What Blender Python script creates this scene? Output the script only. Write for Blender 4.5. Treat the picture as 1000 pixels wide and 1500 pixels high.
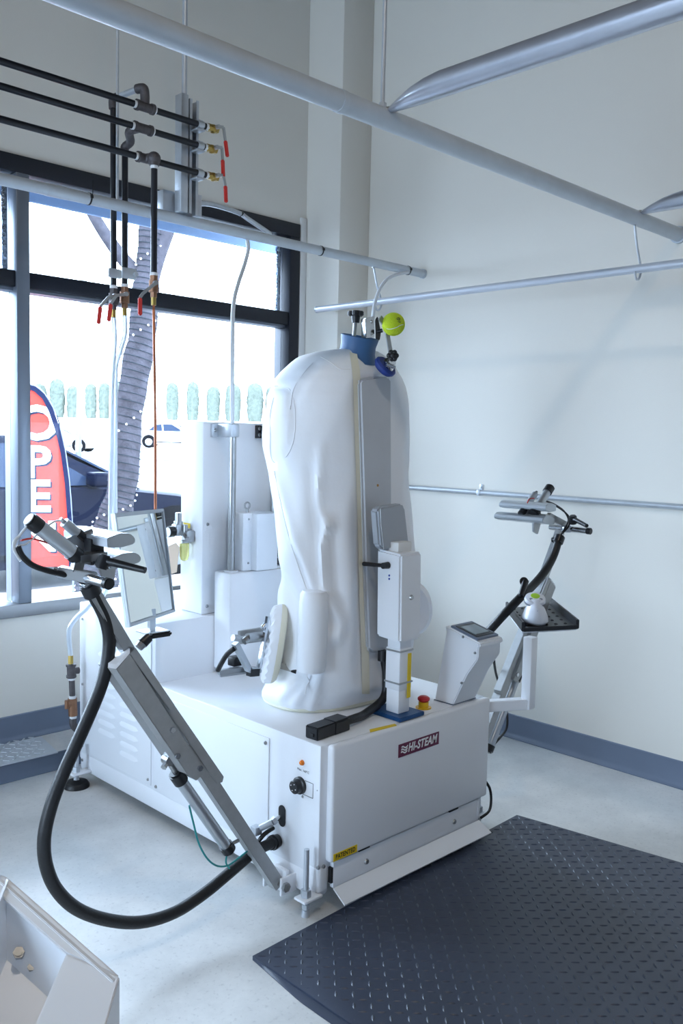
import bpy, bmesh, math, random
from mathutils import Vector, Matrix
from mathutils.bvhtree import BVHTree
random.seed(7)
for o in list(bpy.data.objects): bpy.data.objects.remove(o)
SC = bpy.context.scene
COL = SC.collection
# ------------------------------------------------------------------ camera
FPX, YAW, PITCH, ROLL, CAMH = 1310.25, .7813054, .0814604, -.02228716, 1.27
fw = Vector((math.sin(YAW)*math.cos(PITCH), math.cos(YAW)*math.cos(PITCH), -math.sin(PITCH)))
r0 = Vector((math.cos(YAW), -math.sin(YAW), 0)); d0 = fw.cross(r0)
rt = math.cos(ROLL)*r0 + math.sin(ROLL)*d0
dn = -math.sin(ROLL)*r0 + math.cos(ROLL)*d0
CAM = Vector((0, 0, CAMH))
cd = bpy.data.cameras.new('camera'); cam = bpy.data.objects.new('camera', cd); COL.objects.link(cam)
cd.sensor_fit = 'VERTICAL'; cd.sensor_height = 36; cd.lens = FPX/1500*36; cd.clip_start = .05; cd.clip_end = 500
M = Matrix((rt, -dn, -fw)).transposed().to_4x4(); M.translation = CAM
cam.matrix_world = M
SC.camera = cam
# ------------------------------------------------------------------ world, exposure
SC.view_settings.view_transform = 'Standard'; SC.view_settings.look = 'None'
SC.view_settings.gamma = 1; SC.view_settings.use_curve_mapping = False
SC.view_settings.exposure = 0.88
WORLD_STRENGTH = 10.0
LAMP_STRENGTH = 25.0
MAIN_LAMP = 190.0
w = bpy.data.worlds.new('daylight'); SC.world = w; w.use_nodes = True
bg = w.node_tree.nodes['Background']; bg.inputs[0].default_value = (.67, .815, 1.0, 1); bg.inputs[1].default_value = WORLD_STRENGTH

# ------------------------------------------------------------------ pixel rays
def ray(x, y): return rt*((x-500)/FPX) + dn*((y-750)/FPX) + fw
def PX(x, y, X=None, Y=None, Z=None, D=None):
    d = ray(x, y)
    if X is not None: t = X/d.x
    elif Y is not None: t = Y/d.y
    elif Z is not None: t = (Z-CAMH)/d.z
    else: t = D
    return CAM + d*t
def TOPIX(p):
    q = Vector(p)-CAM; z = q.dot(fw); return (500+FPX*q.dot(rt)/z, 750+FPX*q.dot(dn)/z)

# ------------------------------------------------------------------ materials
def lin(c):
    return tuple(((v/255)/12.92 if v/255 <= .04045 else ((v/255+.055)/1.055)**2.4) for v in c)
MATS = {}
def mat(name, rgb, rough=.5, metal=0, var=0, vscale=8, bump=0, bscale=60, emit=0, alpha=1, trans=0, spec=.5, wood=None):
    m = bpy.data.materials.new(name); m.use_nodes = True; nt = m.node_tree; N = nt.nodes; L = nt.links
    p = N['Principled BSDF']; c = lin(rgb) if max(rgb) > 1 else rgb
    p.inputs['Base Color'].default_value = (*c, 1); p.inputs['Roughness'].default_value = rough; p.inputs['Metallic'].default_value = metal
    p.inputs['Specular IOR Level'].default_value = spec
    p.inputs['Alpha'].default_value = alpha; p.inputs['Transmission Weight'].default_value = trans
    if emit:
        p.inputs['Emission Color'].default_value = (*c, 1); p.inputs['Emission Strength'].default_value = emit
    tc = N.new('ShaderNodeTexCoord')
    if var:
        n = N.new('ShaderNodeTexNoise'); n.inputs['Scale'].default_value = vscale; n.inputs['Detail'].default_value = 6
        L.new(tc.outputs['Object'], n.inputs['Vector'])
        r = N.new('ShaderNodeValToRGB'); r.color_ramp.elements[0].position = .3; r.color_ramp.elements[1].position = .7
        r.color_ramp.elements[0].color = (*[v*(1-var) for v in c], 1); r.color_ramp.elements[1].color = (*[min(1, v*(1+var)) for v in c], 1)
        L.new(n.outputs['Fac'], r.inputs[0]); L.new(r.outputs[0], p.inputs['Base Color'])
    if bump:
        n2 = N.new('ShaderNodeTexNoise'); n2.inputs['Scale'].default_value = bscale; n2.inputs['Detail'].default_value = 4
        L.new(tc.outputs['Object'], n2.inputs['Vector'])
        b = N.new('ShaderNodeBump'); b.inputs['Strength'].default_value = bump; b.inputs['Distance'].default_value = .01
        L.new(n2.outputs['Fac'], b.inputs['Height']); L.new(b.outputs[0], p.inputs['Normal'])
    MATS[name] = m; return m
mat('wall_paint', (222, 219, 211), .7, bump=.06, bscale=220)
mat('wall_tan', (148, 160, 178), .8)
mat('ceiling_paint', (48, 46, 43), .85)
mat('white_paint', (232, 235, 240), .32, var=.015, vscale=5)
mat('white_trim', (225, 226, 226), .45)
mat('cove_base', (104, 116, 136), .42, var=.04)
mat('frame_dark', (30, 34, 44), .35, metal=.3)
mat('frame_alu', (128, 136, 148), .38, metal=.6)
mat('sill_alu', (150, 152, 154), .4, metal=.5)
mat('foil', (150, 165, 185), .2, metal=.9, bump=1, bscale=40)
mat('galv', (192, 198, 205), .36, metal=.55, var=.06, vscale=30)
mat('rail_paint', (190, 198, 206), .38, metal=.25, var=.05, vscale=12)
mat('tube_metal', (196, 202, 214), .28, metal=.75, var=.06, vscale=14)
mat('rail_bright', (206, 212, 222), .3, metal=.45)
mat('chrome', (205, 208, 212), .16, metal=1)
mat('steel', (176, 178, 180), .32, metal=.95, var=.06, vscale=40)
mat('steel_brushed', (172, 174, 175), .48, metal=.45, var=.05, vscale=50)
mat('black_pipe', (18, 21, 30), .32, spec=.5)
mat('iron_fitting', (92, 88, 90), .55, metal=.6, var=.15, vscale=60, bump=.2, bscale=150)
mat('ptfe', (228, 230, 232), .5)
mat('brass', (176, 150, 84), .32, metal=.9)
mat('bronze', (146, 108, 84), .45, metal=.7, var=.12, vscale=60)
mat('copper', (196, 124, 92), .3, metal=.85)
mat('red_grip', (204, 52, 44), .42)
mat('black_plastic', (20, 22, 27), .38)
mat('black_rubber', (14, 15, 19), .45, bump=.1, bscale=200)
mat('mat_rubber', (50, 58, 76), .36, var=.06, vscale=6, spec=.6)
mat('blue_collar', (58, 96, 140), .5)
mat('blue_pad', (28, 54, 128), .6)
mat('blue_plate', (16, 74, 128), .4, metal=.3)
mat('pad_grey', (188, 192, 198), .6, var=.05, vscale=6, bump=.05, bscale=300)
mat('pad_grey_dark', (168, 174, 182), .5)
mat('nylon', (238, 241, 246), .55, bump=.08, bscale=24)
mat('ivory_tape', (226, 221, 202), .6)
mat('brown_edge', (168, 120, 52), .6, var=.2, vscale=30)
mat('cream_foam', (228, 225, 206), .8)
mat('yellow_label', (236, 204, 30), .5)
mat('yellow_btn', (226, 184, 30), .4)
mat('red_btn', (190, 44, 52), .35)
mat('burgundy', (98, 18, 62), .45)
mat('logo_white', (238, 238, 240), .5)
mat('ink', (24, 24, 28), .5)
mat('blue_ink', (40, 70, 160), .5)
mat('orange_lens', (232, 124, 24), .25)
mat('screen', (150, 164, 172), .15)
mat('tennis', (205, 226, 40), .85, bump=.6, bscale=400)
mat('green_disp', (170, 214, 50), .4)
mat('device_white', (226, 228, 236), .25)
mat('grey_btn', (130, 134, 142), .4)
mat('teal_tube', (30, 140, 140), .35)
mat('white_hose', (214, 220, 226), .35)
mat('clear_hose', (214, 224, 234), .2, trans=.35)
mat('alu_cyl', (186, 192, 198), .3, metal=.7)
mat('paper_tag', (190, 170, 150), .8)
mat('bowl', (226, 226, 150), .25, trans=.3)
mat('tree_bark', (62, 60, 66), .9, spec=.0, var=.25, vscale=14, bump=.8, bscale=30)
mat('bulb', (235, 240, 245), .3)
mat('wire_green', (34, 44, 50), .7, spec=.0)
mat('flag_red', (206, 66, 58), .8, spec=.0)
mat('flag_navy', (30, 36, 62), .8, spec=.0)
mat('flag_white', (240, 240, 244), .7)
mat('flag_shadow', (30, 42, 62), .8, spec=.0)
mat('car_dark', (14, 18, 32), .35, spec=.03)
mat('car_white', (220, 222, 226), .25)
mat('car_glass', (34, 44, 62), .15, spec=.06)
mat('tyre', (16, 16, 19), .8, spec=.0)
mat('rim', (170, 174, 180), .3, metal=.8)
mat('headlight', (220, 226, 234), .1)
mat('shrub', (84, 90, 82), .9, spec=.0, var=.3, vscale=6, bump=1, bscale=12)
mat('asphalt', (92, 93, 96), .85, var=.06, vscale=3)
mat('gravel', (112, 98, 94), .9, var=.3, vscale=22, bump=1, bscale=40)
mat('pole_grey', (110, 110, 114), .9, spec=.0)
mat('stucco', (220, 220, 222), .8)
mat('awning_blue', (120, 150, 190), .6)
mat('tread_alu', (196, 204, 212), .38, metal=.25)
mat('lamp_panel', (255, 240, 220), .5, emit=LAMP_STRENGTH)
mat('lamp_panel_main', (255, 242, 224), .5, emit=MAIN_LAMP)

# floor concrete
def floor_mat():
    m = mat('concrete', (176, 178, 180), .3)
    nt = m.node_tree; N = nt.nodes; L = nt.links; p = N['Principled BSDF']
    tc = N.new('ShaderNodeTexCoord')
    n1 = N.new('ShaderNodeTexNoise'); n1.inputs['Scale'].default_value = 3.2; n1.inputs['Detail'].default_value = 10; n1.inputs['Roughness'].default_value = .7
    n2 = N.new('ShaderNodeTexNoise'); n2.inputs['Scale'].default_value = 90; n2.inputs['Detail'].default_value = 3
    r1 = N.new('ShaderNodeValToRGB'); r1.color_ramp.elements[0].position = .32; r1.color_ramp.elements[1].position = .7
    r1.color_ramp.elements[0].color = (*lin((190, 191, 190)), 1); r1.color_ramp.elements[1].color = (*lin((222, 222, 220)), 1)
    r2 = N.new('ShaderNodeValToRGB'); r2.color_ramp.elements[0].position = .28; r2.color_ramp.elements[1].position = .42
    r2.color_ramp.elements[0].color = (.72, .72, .73, 1); r2.color_ramp.elements[1].color = (1, 1, 1, 1)
    mx = N.new('ShaderNodeMix'); mx.data_type = 'RGBA'; mx.blend_type = 'MULTIPLY'; mx.inputs[0].default_value = .6
    rr = N.new('ShaderNodeMapRange'); rr.inputs[3].default_value = .22; rr.inputs[4].default_value = .42
    for n in (n1, n2): L.new(tc.outputs['Object'], n.inputs['Vector'])
    L.new(n1.outputs['Fac'], r1.inputs[0]); L.new(n2.outputs['Fac'], r2.inputs[0])
    L.new(r1.outputs[0], mx.inputs[6]); L.new(r2.outputs[0], mx.inputs[7]); L.new(mx.outputs[2], p.inputs['Base Color'])
    L.new(n1.outputs['Fac'], rr.inputs[0]); L.new(rr.outputs[0], p.inputs['Roughness'])
floor_mat()
def glass_mat():
    m = bpy.data.materials.new('window_glass'); m.use_nodes = True; nt = m.node_tree; N = nt.nodes; N.clear()
    o = N.new('ShaderNodeOutputMaterial'); t = N.new('ShaderNodeBsdfTransparent'); t.inputs[0].default_value = (.95, .98, 1, 1)
    g = N.new('ShaderNodeBsdfGlossy'); g.inputs['Roughness'].default_value = .02; f = N.new('ShaderNodeFresnel'); f.inputs[0].default_value = 1.45
    mx = N.new('ShaderNodeMixShader'); L = nt.links
    L.new(f.outputs[0], mx.inputs[0]); L.new(t.outputs[0], mx.inputs[1]); L.new(g.outputs[0], mx.inputs[2]); L.new(mx.outputs[0], o.inputs[0])
    MATS['window_glass'] = m
glass_mat()
def mirror_mat():
    m = bpy.data.materials.new('mirror_glass'); m.use_nodes = True; nt = m.node_tree; N = nt.nodes; N.clear()
    o = N.new('ShaderNodeOutputMaterial'); g = N.new('ShaderNodeBsdfGlossy'); g.inputs['Roughness'].default_value = .01
    g.inputs[0].default_value = (.9, .93, .92, 1); nt.links.new(g.outputs[0], o.inputs[0]); MATS['mirror_glass'] = m
mirror_mat()

# ------------------------------------------------------------------ mesh helpers
MIRROR = [None]      # X about which new geometry is mirrored, when set
def V(p): return Vector(p)
def frame_of(d, up=None):
    d = V(d).normalized()
    if up is None: up = Vector((0, 0, 1)) if abs(d.z) < .95 else Vector((0, 1, 0))
    s = d.cross(V(up)).normalized(); u = s.cross(d).normalized()
    return d, s, u
class G:
    def __init__(self): self.bm = bmesh.new()
    def add(self, other, mtx=None):
        me = bpy.data.meshes.new('tmp'); other.to_mesh(me); other.free()
        if mtx is not None: me.transform(mtx)
        self.bm.from_mesh(me); bpy.data.meshes.remove(me); return self
    def box(self, a, b, bev=0, seg=2):
        a, b = V(a), V(b); bm = bmesh.new(); bmesh.ops.create_cube(bm, size=1)
        c = (a+b)/2; s = b-a
        for v in bm.verts: v.co = Vector((v.co.x*abs(s.x), v.co.y*abs(s.y), v.co.z*abs(s.z)))+c
        if bev: bmesh.ops.bevel(bm, geom=list(bm.edges), offset=bev, segments=seg, affect='EDGES', profile=.5)
        return self.add(bm)
    def beam(self, p0, p1, wd, ht, up=(0, 1, 0), bev=0):
        p0, p1 = V(p0), V(p1); d, s, u = frame_of(p1-p0, up); bm = bmesh.new(); bmesh.ops.create_cube(bm, size=1)
        ln = (p1-p0).length
        for v in bm.verts: v.co = Vector((v.co.x*ln, v.co.y*wd, v.co.z*ht))
        if bev: bmesh.ops.bevel(bm, geom=list(bm.edges), offset=bev, segments=2, affect='EDGES')
        m = Matrix((d, s, u)).transposed().to_4x4(); m.translation = (p0+p1)/2
        return self.add(bm, m)
    def cyl(self, p0, p1, r, r1=None, seg=20, bev=0):
        p0, p1 = V(p0), V(p1); r1 = r if r1 is None else r1
        d, s, u = frame_of(p1-p0); bm = bmesh.new()
        bmesh.ops.create_cone(bm, cap_ends=True, segments=seg, radius1=r, radius2=r1, depth=(p1-p0).length)
        if bev:
            es = [e for e in bm.edges if abs(e.verts[0].co.z-e.verts[1].co.z) < 1e-6 and len(e.link_faces) == 2 and any(len(f.verts) > 4 for f in e.link_faces)]
            bmesh.ops.bevel(bm, geom=es, offset=bev, segments=2, affect='EDGES')
        m = Matrix((s, u, d)).transposed()
        if m.determinant() < 0: m = Matrix((u, s, d)).transposed()
        m = m.to_4x4(); m.translation = (p0+p1)/2
        return self.add(bm, m)
    def sph(self, c, r, sub=3, sc=(1, 1, 1)):
        bm = bmesh.new(); bmesh.ops.create_icosphere(bm, subdivisions=sub, radius=r)
        for v in bm.verts: v.co = Vector((v.co.x*sc[0], v.co.y*sc[1], v.co.z*sc[2]))+V(c)
        return self.add(bm)
    def tube(self, pts, r, seg=12, sub=6, closed=False):
        P = smooth_path([V(p) for p in pts], sub) if sub > 1 else [V(p) for p in pts]
        rings = []; bm = self.bm; n = len(P); prev = None
        for i, p in enumerate(P):
            t = (P[min(i+1, n-1)]-P[max(i-1, 0)]).normalized()
            if prev is None: _, s, u = frame_of(t)
            else:
                s = prev-t*prev.dot(t); s.normalize(); u = t.cross(s)
            prev = s; rr = r(i/(n-1)) if callable(r) else r
            rings.append([bm.verts.new(p+s*math.cos(2*math.pi*k/seg)*rr+u*math.sin(2*math.pi*k/seg)*rr) for k in range(seg)])
        for a, b in zip(rings, rings[1:]):
            for k in range(seg): bm.faces.new((a[k], a[(k+1) % seg], b[(k+1) % seg], b[k]))
        bm.faces.new(rings[0][::-1]); bm.faces.new(rings[-1]); return self
    def lathe(self, prof, c, axis=(0, 0, 1), seg=28):
        d, s, u = frame_of(axis); bm = self.bm; c = V(c); rings = []
        for r, h in prof: rings.append([bm.verts.new(c+d*h+(s*math.cos(2*math.pi*k/seg)+u*math.sin(2*math.pi*k/seg))*max(r, 1e-5)) for k in range(seg)])
        for a, b in zip(rings, rings[1:]):
            for k in range(seg): bm.faces.new((a[k], a[(k+1) % seg], b[(k+1) % seg], b[k]))
        bm.faces.new(rings[0][::-1]); bm.faces.new(rings[-1]); return self
    def prism(self, poly, vec, bev=0):
        bm = bmesh.new(); vec = V(vec); a = [bm.verts.new(V(p)) for p in poly]; b = [bm.verts.new(V(p)+vec) for p in poly]; n = len(a)
        bm.faces.new(a[::-1]); bm.faces.new(b)
        for k in range(n): bm.faces.new((a[k], a[(k+1) % n], b[(k+1) % n], b[k]))
        bmesh.ops.recalc_face_normals(bm, faces=bm.faces)
        if bev: bmesh.ops.bevel(bm, geom=list(bm.edges), offset=bev, segments=2, affect='EDGES')
        return self.add(bm)
    def loft(self, rings, cap=True):
        bm = self.bm; R = [[bm.verts.new(V(p)) for p in r] for r in rings]; n = len(R[0])
        for a, b in zip(R, R[1:]):
            for k in range(n): bm.faces.new((a[k], a[(k+1) % n], b[(k+1) % n], b[k]))
        if cap: bm.faces.new(R[0][::-1]); bm.faces.new(R[-1])
        return self
def smooth_path(P, sub):
    if len(P) < 3: return P
    out = []
    for i in range(len(P)-1):
        a, b, c, d = P[max(i-1, 0)], P[i], P[i+1], P[min(i+2, len(P)-1)]
        for k in range(sub):
            t = k/sub
            out.append(.5*((2*b)+(c-a)*t+(2*a-5*b+4*c-d)*t*t+(3*b-a-3*c+d)*t**3))
    out.append(P[-1]); return out
W = {}
def wloc(o): return W[o.name] if o is not None else Vector((0, 0, 0))
def thing(name, label, cat, loc=(0, 0, 0), group=None, parent=None, kind=None):
    o = bpy.data.objects.new(name, None); COL.objects.link(o); o.empty_display_size = .05
    loc = V(loc); W[o.name] = loc
    if MIRROR[0] is not None: pass
    o.location = loc-wloc(parent); o.parent = parent
    if label: o['label'] = label
    if cat: o['category'] = cat
    if group: o['group'] = group
    if kind: o['kind'] = kind
    return o
def obj(name, g, m, parent=None, label=None, cat=None, group=None, kind=None, flat=False, angle=35):
    bm = g.bm if isinstance(g, G) else g
    if MIRROR[0] is not None:
        for v in bm.verts: v.co.x = 2*MIRROR[0]-v.co.x
    bmesh.ops.recalc_face_normals(bm, faces=bm.faces)
    me = bpy.data.meshes.new(name); bm.to_mesh(me); bm.free()
    xs = [v.co for v in me.vertices]
    lo = Vector([min(c[i] for c in xs) for i in range(3)]); hi = Vector([max(c[i] for c in xs) for i in range(3)])
    org = Vector(((lo.x+hi.x)/2, (lo.y+hi.y)/2, lo.z))
    me.transform(Matrix.Translation(-org))
    for p in me.polygons: p.use_smooth = not flat
    if not flat: me.set_sharp_from_angle(angle=math.radians(angle))
    me.materials.append(MATS[m])
    o = bpy.data.objects.new(name, me); COL.objects.link(o); W[o.name] = org
    o.parent = parent; o.location = org-wloc(parent)
    if label: o['label'] = label
    if cat: o['category'] = cat
    if group: o['group'] = group
    if kind: o['kind'] = kind
    return o
def inst(src, pos, parent=None, rot=None):
    """copy of a mesh object sharing its data, at a world position of its base"""
    o = src.copy(); COL.objects.link(o); W[o.name] = V(pos); o.parent = parent; o.location = V(pos)-wloc(parent)
    if rot is not None: o.rotation_euler = rot
    return o
def text_bm(s, size, depth, mtx, shear=0, bold=0, sx=1, align='CENTER'):
    cu = bpy.data.curves.new('txt', 'FONT'); cu.body = s; cu.size = size; cu.extrude = depth; cu.shear = shear; cu.offset = bold
    cu.align_x = align; cu.align_y = 'CENTER'; cu.resolution_u = 3; cu.space_character = 1.1
    ob = bpy.data.objects.new('txt', cu); COL.objects.link(ob)
    dg = bpy.context.evaluated_depsgraph_get(); dg.update()
    me = bpy.data.meshes.new_from_object(ob.evaluated_get(dg)); bpy.data.objects.remove(ob)
    me.transform(mtx @ Matrix.Diagonal((sx, 1, 1, 1))); bm = bmesh.new(); bm.from_mesh(me); bpy.data.meshes.remove(me)
    return bm
def basis(x, y, z, o):
    m = Matrix((V(x), V(y), V(z))).transposed().to_4x4(); m.translation = V(o); return m
# ------------------------------------------------------------------ the room
XR, YW, YS, YP = 3.202, 3.317, 3.0875, 3.08      # right wall, window wall, curb front, pilaster front
RX0, RY0, CEIL = -4.2, -3.6, 4.1
WX0, WX1, WZ0, WZ1 = -3.6, 2.957, .555, 2.30     # window opening
obj('floor', G().box((RX0-.2, RY0-.2, -.1), (XR+.2, YW+.2, 0)), 'concrete', kind='structure')
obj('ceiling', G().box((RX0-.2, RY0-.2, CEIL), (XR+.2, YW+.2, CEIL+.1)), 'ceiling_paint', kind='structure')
obj('wall_right', G().box((XR, RY0-.2, 0), (XR+.2, YW+.2, CEIL)), 'wall_paint', kind='structure')
obj('wall_back', G().box((RX0-.2, RY0-.2, 0), (XR, RY0, CEIL)), 'wall_tan', kind='structure')
LWY0, LWY1, LWZ0, LWZ1 = .7, 3.1, .35, 2.3
g = G().box((RX0-.2, RY0, 0), (RX0, LWY0, CEIL)).box((RX0-.2, LWY1, 0), (RX0, YW, CEIL)).box((RX0-.2, LWY0, 0), (RX0, LWY1, LWZ0)).box((RX0-.2, LWY0, LWZ1), (RX0, LWY1, CEIL))
obj('wall_left', g, 'wall_paint', kind='structure')
g = G().box((RX0, YW, 0), (XR, YW+.16, WZ0-.005)).box((RX0, YW, WZ1), (XR, YW+.16, CEIL)).box((RX0, YW, WZ0-.005), (WX0, YW+.16, WZ1)).box((WX1, YW, WZ0-.005), (XR, YW+.16, WZ1))
obj('wall_window', g, 'wall_paint', kind='structure')
obj('trim_1', G().box((3.001, YP, 0), (XR, YW, CEIL), .004), 'wall_paint', kind='structure')
# casing strip right of the window
obj('trim_2', G().box((2.960, YW-.012, .56), (2.999, YW, 2.335), .003), 'white_trim', kind='structure')
# curb with cove base on its face, tread plate on top
obj('trim_3', G().box((RX0, YS+.004, 0), (3.0, YW, .064)), 'concrete', kind='structure')
def cove(name, prof, a, b):
    a, b = V(a), V(b); d = (b-a).normalized(); out = V((d.y, -d.x, 0))
    obj(name, G().loft([[p+out*x+V((0, 0, z)) for x, z in prof] for p in (a, b)]), 'cove_base', kind='structure')
PR = [(0, 0), (.018, 0), (.018, .003), (.009, .010), (.004, .022), (.003, .098), (.0, .102)]
cove('baseboard_right', PR, (XR, YP, 0), (XR, RY0, 0))
cove('baseboard_window', [(x, z+.064) for x, z in PR], (RX0, YW, 0), (3.0, YW, 0))
cove('baseboard_curb', [(0, 0), (.018, 0), (.018, .003), (.009, .010), (.004, .022), (.003, .060), (.0, .064)], (RX0, YS+.004, 0), (3.0, YS+.004, 0))
cove('baseboard_pilaster', PR, (3.0, YP, 0), (XR-.02, YP, 0))
# tread plate
tp = thing('tread_plate', 'silver diamond tread plate lying on the low curb under the window', 'tread plate', (1.2, 3.2, .064))
z = .064
obj('plate', G().prism([PX(0, 1089, Z=z)+V((-.5, -.005, 0)), PX(60, 1080, Z=z), PX(85, 1103, Z=z), PX(0, 1121, Z=z)+V((-.5, 0, 0))], (0, 0, .004)), 'tread_alu', tp)
g = G()
for i in range(-14, 12):
    for j in range(7):
        c = V((1.45+i*.03, 3.115+j*.03, z+.004)); px = TOPIX(c)
        if px[0] > 58+(px[1]-1080)*1.0-6 or c.y > 3.305 or px[1] > 1117-(px[0])*.21: continue
        a = math.pi/4 if (i+j) % 2 else -math.pi/4
        d = V((math.cos(a), math.sin(a), 0))*.011
        g.beam(c-d, c+d, .005, .003, up=(0, 0, 1))
obj('tread_pattern', g, 'tread_alu', tp, kind='stuff')

# window
win = thing('window_1', None, None, (.5, YW, WZ0), kind='structure')
FY0, FY1 = YW-.012, YW+.10
obj('sill', G().box((WX0, FY0-.01, WZ0), (WX1, FY1, WZ0+.05), .003), 'sill_alu', win)
obj('head', G().box((WX0, FY0, 2.235), (WX1, FY1, WZ1), .003), 'frame_dark', win)
obj('jamb', G().box((2.895, FY0, WZ0+.05), (WX1, FY1, 2.235), .003), 'frame_dark', win)
obj('jamb', G().box((WX0, FY0, WZ0+.05), (WX0+.06, FY1, 2.235), .003), 'frame_dark', win)
MX = [1.555, .15, -1.25, -2.65]
xs = [WX0+.06]+[x for x in sorted(MX)]+[2.895]
for x in MX: obj('mullion', G().box((x-.026, FY0-.004, WZ0+.05), (x+.026, FY1, 2.235), .003), 'frame_alu', win)
for a, b in zip(xs, xs[1:]):
    a += .026 if a != xs[0] else 0; b -= .026 if b != xs[-1] else 0
    obj('transom', G().box((a, FY0+.006, 1.815), (b, FY1, 1.876), .003), 'frame_dark', win)
    obj('glazing_bead', G().box((a, FY0+.03, 1.803), (b, FY1-.02, 1.815)), 'frame_alu', win)
    obj('pane', G().box((a, YW+.045, WZ0+.05), (b, YW+.051, 1.803)), 'window_glass', win)
    obj('pane', G().box((a, YW+.045, 1.876), (b, YW+.051, 2.235)), 'window_glass', win)
# crinkled foil strips beside the upper panes
for x0, x1 in ((1.490, 1.512), (2.842, 2.862)):
    obj('foil_strip', G().box((x0, YW+.02, 1.88), (x1, YW+.04, 2.225), .004), 'foil', win)
# side wall window (behind the view, lets daylight in)
win2 = thing('window_2', None, None, (RX0, .8, LWZ0), kind='structure')
for y in (LWY0+.03, 1.9, LWY1-.03): obj('mullion', G().box((RX0-.1, y-.03, LWZ0), (RX0+.01, y+.03, LWZ1)), 'frame_dark', win2)
for zz in (LWZ0+.03, LWZ1-.03): obj('rail', G().box((RX0-.1, LWY0, zz-.03), (RX0+.01, LWY1, zz+.03)), 'frame_dark', win2)
obj('pane', G().box((RX0-.06, LWY0, LWZ0), (RX0-.054, LWY1, LWZ1)), 'window_glass', win2)
def portal(name, loc, rot, sx, sy):
    l = bpy.data.lights.new(name, 'AREA'); l.shape = 'RECTANGLE'; l.size = sx; l.size_y = sy
    o = bpy.data.objects.new(name, l); COL.objects.link(o); o.location = loc; o.rotation_euler = rot
    l.cycles.is_portal = True
portal('daylight_portal', ((WX0+WX1)/2, YW+.13, (WZ0+WZ1)/2), (-math.pi/2, 0, 0), WX1-WX0, WZ1-WZ0)
portal('daylight_portal', (RX0-.15, (LWY0+LWY1)/2, (LWZ0+LWZ1)/2), (0, -math.pi/2, 0), LWZ1-LWZ0, LWY1-LWY0)
# round ceiling downlights, out of view above and behind the camera
for k, (x, y) in enumerate(((.3, -.05), (-2.2, -.05), (.3, -2.2), (-2.2, -2.2))):
    t = thing('ceiling_downlight', 'round white ceiling downlight, %s' % ['closest to the garment rails', 'nearest the side window', 'furthest back on the right', 'in the rear left of the room'][k], 'ceiling light', (x, y, CEIL), 'ceiling downlights')
    obj('trim_ring', G().lathe([(.13, 0), (.13, -.02), (.10, -.03), (.095, -.02), (.095, 0)], (x, y, CEIL)), 'white_trim', t)
    obj('diffuser', G().cyl((x, y, CEIL-.024), (x, y, CEIL-.004), .094, seg=28), 'lamp_panel' if k else 'lamp_panel_main', t)
# ------------------------------------------------------------------ the garment finishing machine
XL, XF, YF, YB, ZT = 1.594, 2.318, 1.653, 2.952, .459
XC = 1.956
mc = thing('garment_form_finisher', 'white steam form finisher with a puffy white torso form on a low cabinet', 'pressing machine', (XC, 2.3, 0))
# base cabinet
base = obj('base_cabinet', G().box((XL, YF+.012, .075), (XF, YB, ZT), .006), 'white_paint', mc)
obj('frame_rail', G().box((XL-.002, YF+.02, .034), (XL+.05, YB-.004, .108), .012), 'white_paint', base)
obj('frame_rail', G().box((XF-.05, YF+.02, .034), (XF+.002, YB-.004, .108), .012), 'white_paint', base)
obj('frame_rail', G().box((XL+.05, YF+.018, .06), (XF-.05, YF+.06, .108), .004), 'white_paint', base)
obj('corner_cap', G().box((XL-.0015, YF+.009, .052), (XL+.036, YF+.06, .125), .009, 3), 'white_paint', base)
obj('rear_housing', G().box((XL, 2.452, ZT-.004), (XF, YB, .658), .005), 'white_paint', base)
pa = obj('side_panel', G().box((XL-.004, 2.472, .112), (XL, 2.935, .640), .0015), 'white_paint', base)
pb = obj('side_panel', G().box((XL-.004, 1.872, .104), (XL, 2.452, .428), .0015), 'white_paint', base)
def screw_at(p, axis, r=.006, h=.004, parent=mc):
    p = V(p); a = V(axis)
    return obj('screw', G().cyl(p, p+a*h, r, r*.75, seg=12), 'steel', parent)
for y, zz in ((2.485, .13), (2.485, .38), (2.485, .62), (2.92, .13), (2.92, .36), (2.92, .60)): screw_at((XL-.004, y, zz), (-1, 0, 0), .005, parent=base)
for y, zz in ((1.885, .412), (1.885, .12), (2.438, .412), (2.438, .12)): screw_at((XL-.004, y, zz), (-1, 0, 0), parent=base)
screw_at((XL-.004, 2.925, .075), (-1, 0, 0), .006, parent=base)
# louvres
lv = None
for c, (yc, z0, n) in enumerate(((2.753, .218, 9), (2.607, .175, 11))):
    for k in range(n):
        zz = z0+k*.0345
        if lv is None:
            g = G(); prof = [(0, -.006), (-.0055, -.006), (-.005, -.003), (-.0025, .004), (0, .010)]
            R = []
            for y, s in ((-.058, .15), (-.045, .9), (-.03, 1), (.03, 1), (.045, .9), (.058, .15)): R.append([V((XL-.004+x*s, yc+y, zz+h*s)) for x, h in prof])
            g.loft(R); lv = obj('louvre', g, 'white_paint', base); lb = W[lv.name]-V((0, yc, zz))
        else: inst(lv, lb+V((0, yc, zz)), base)
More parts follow.
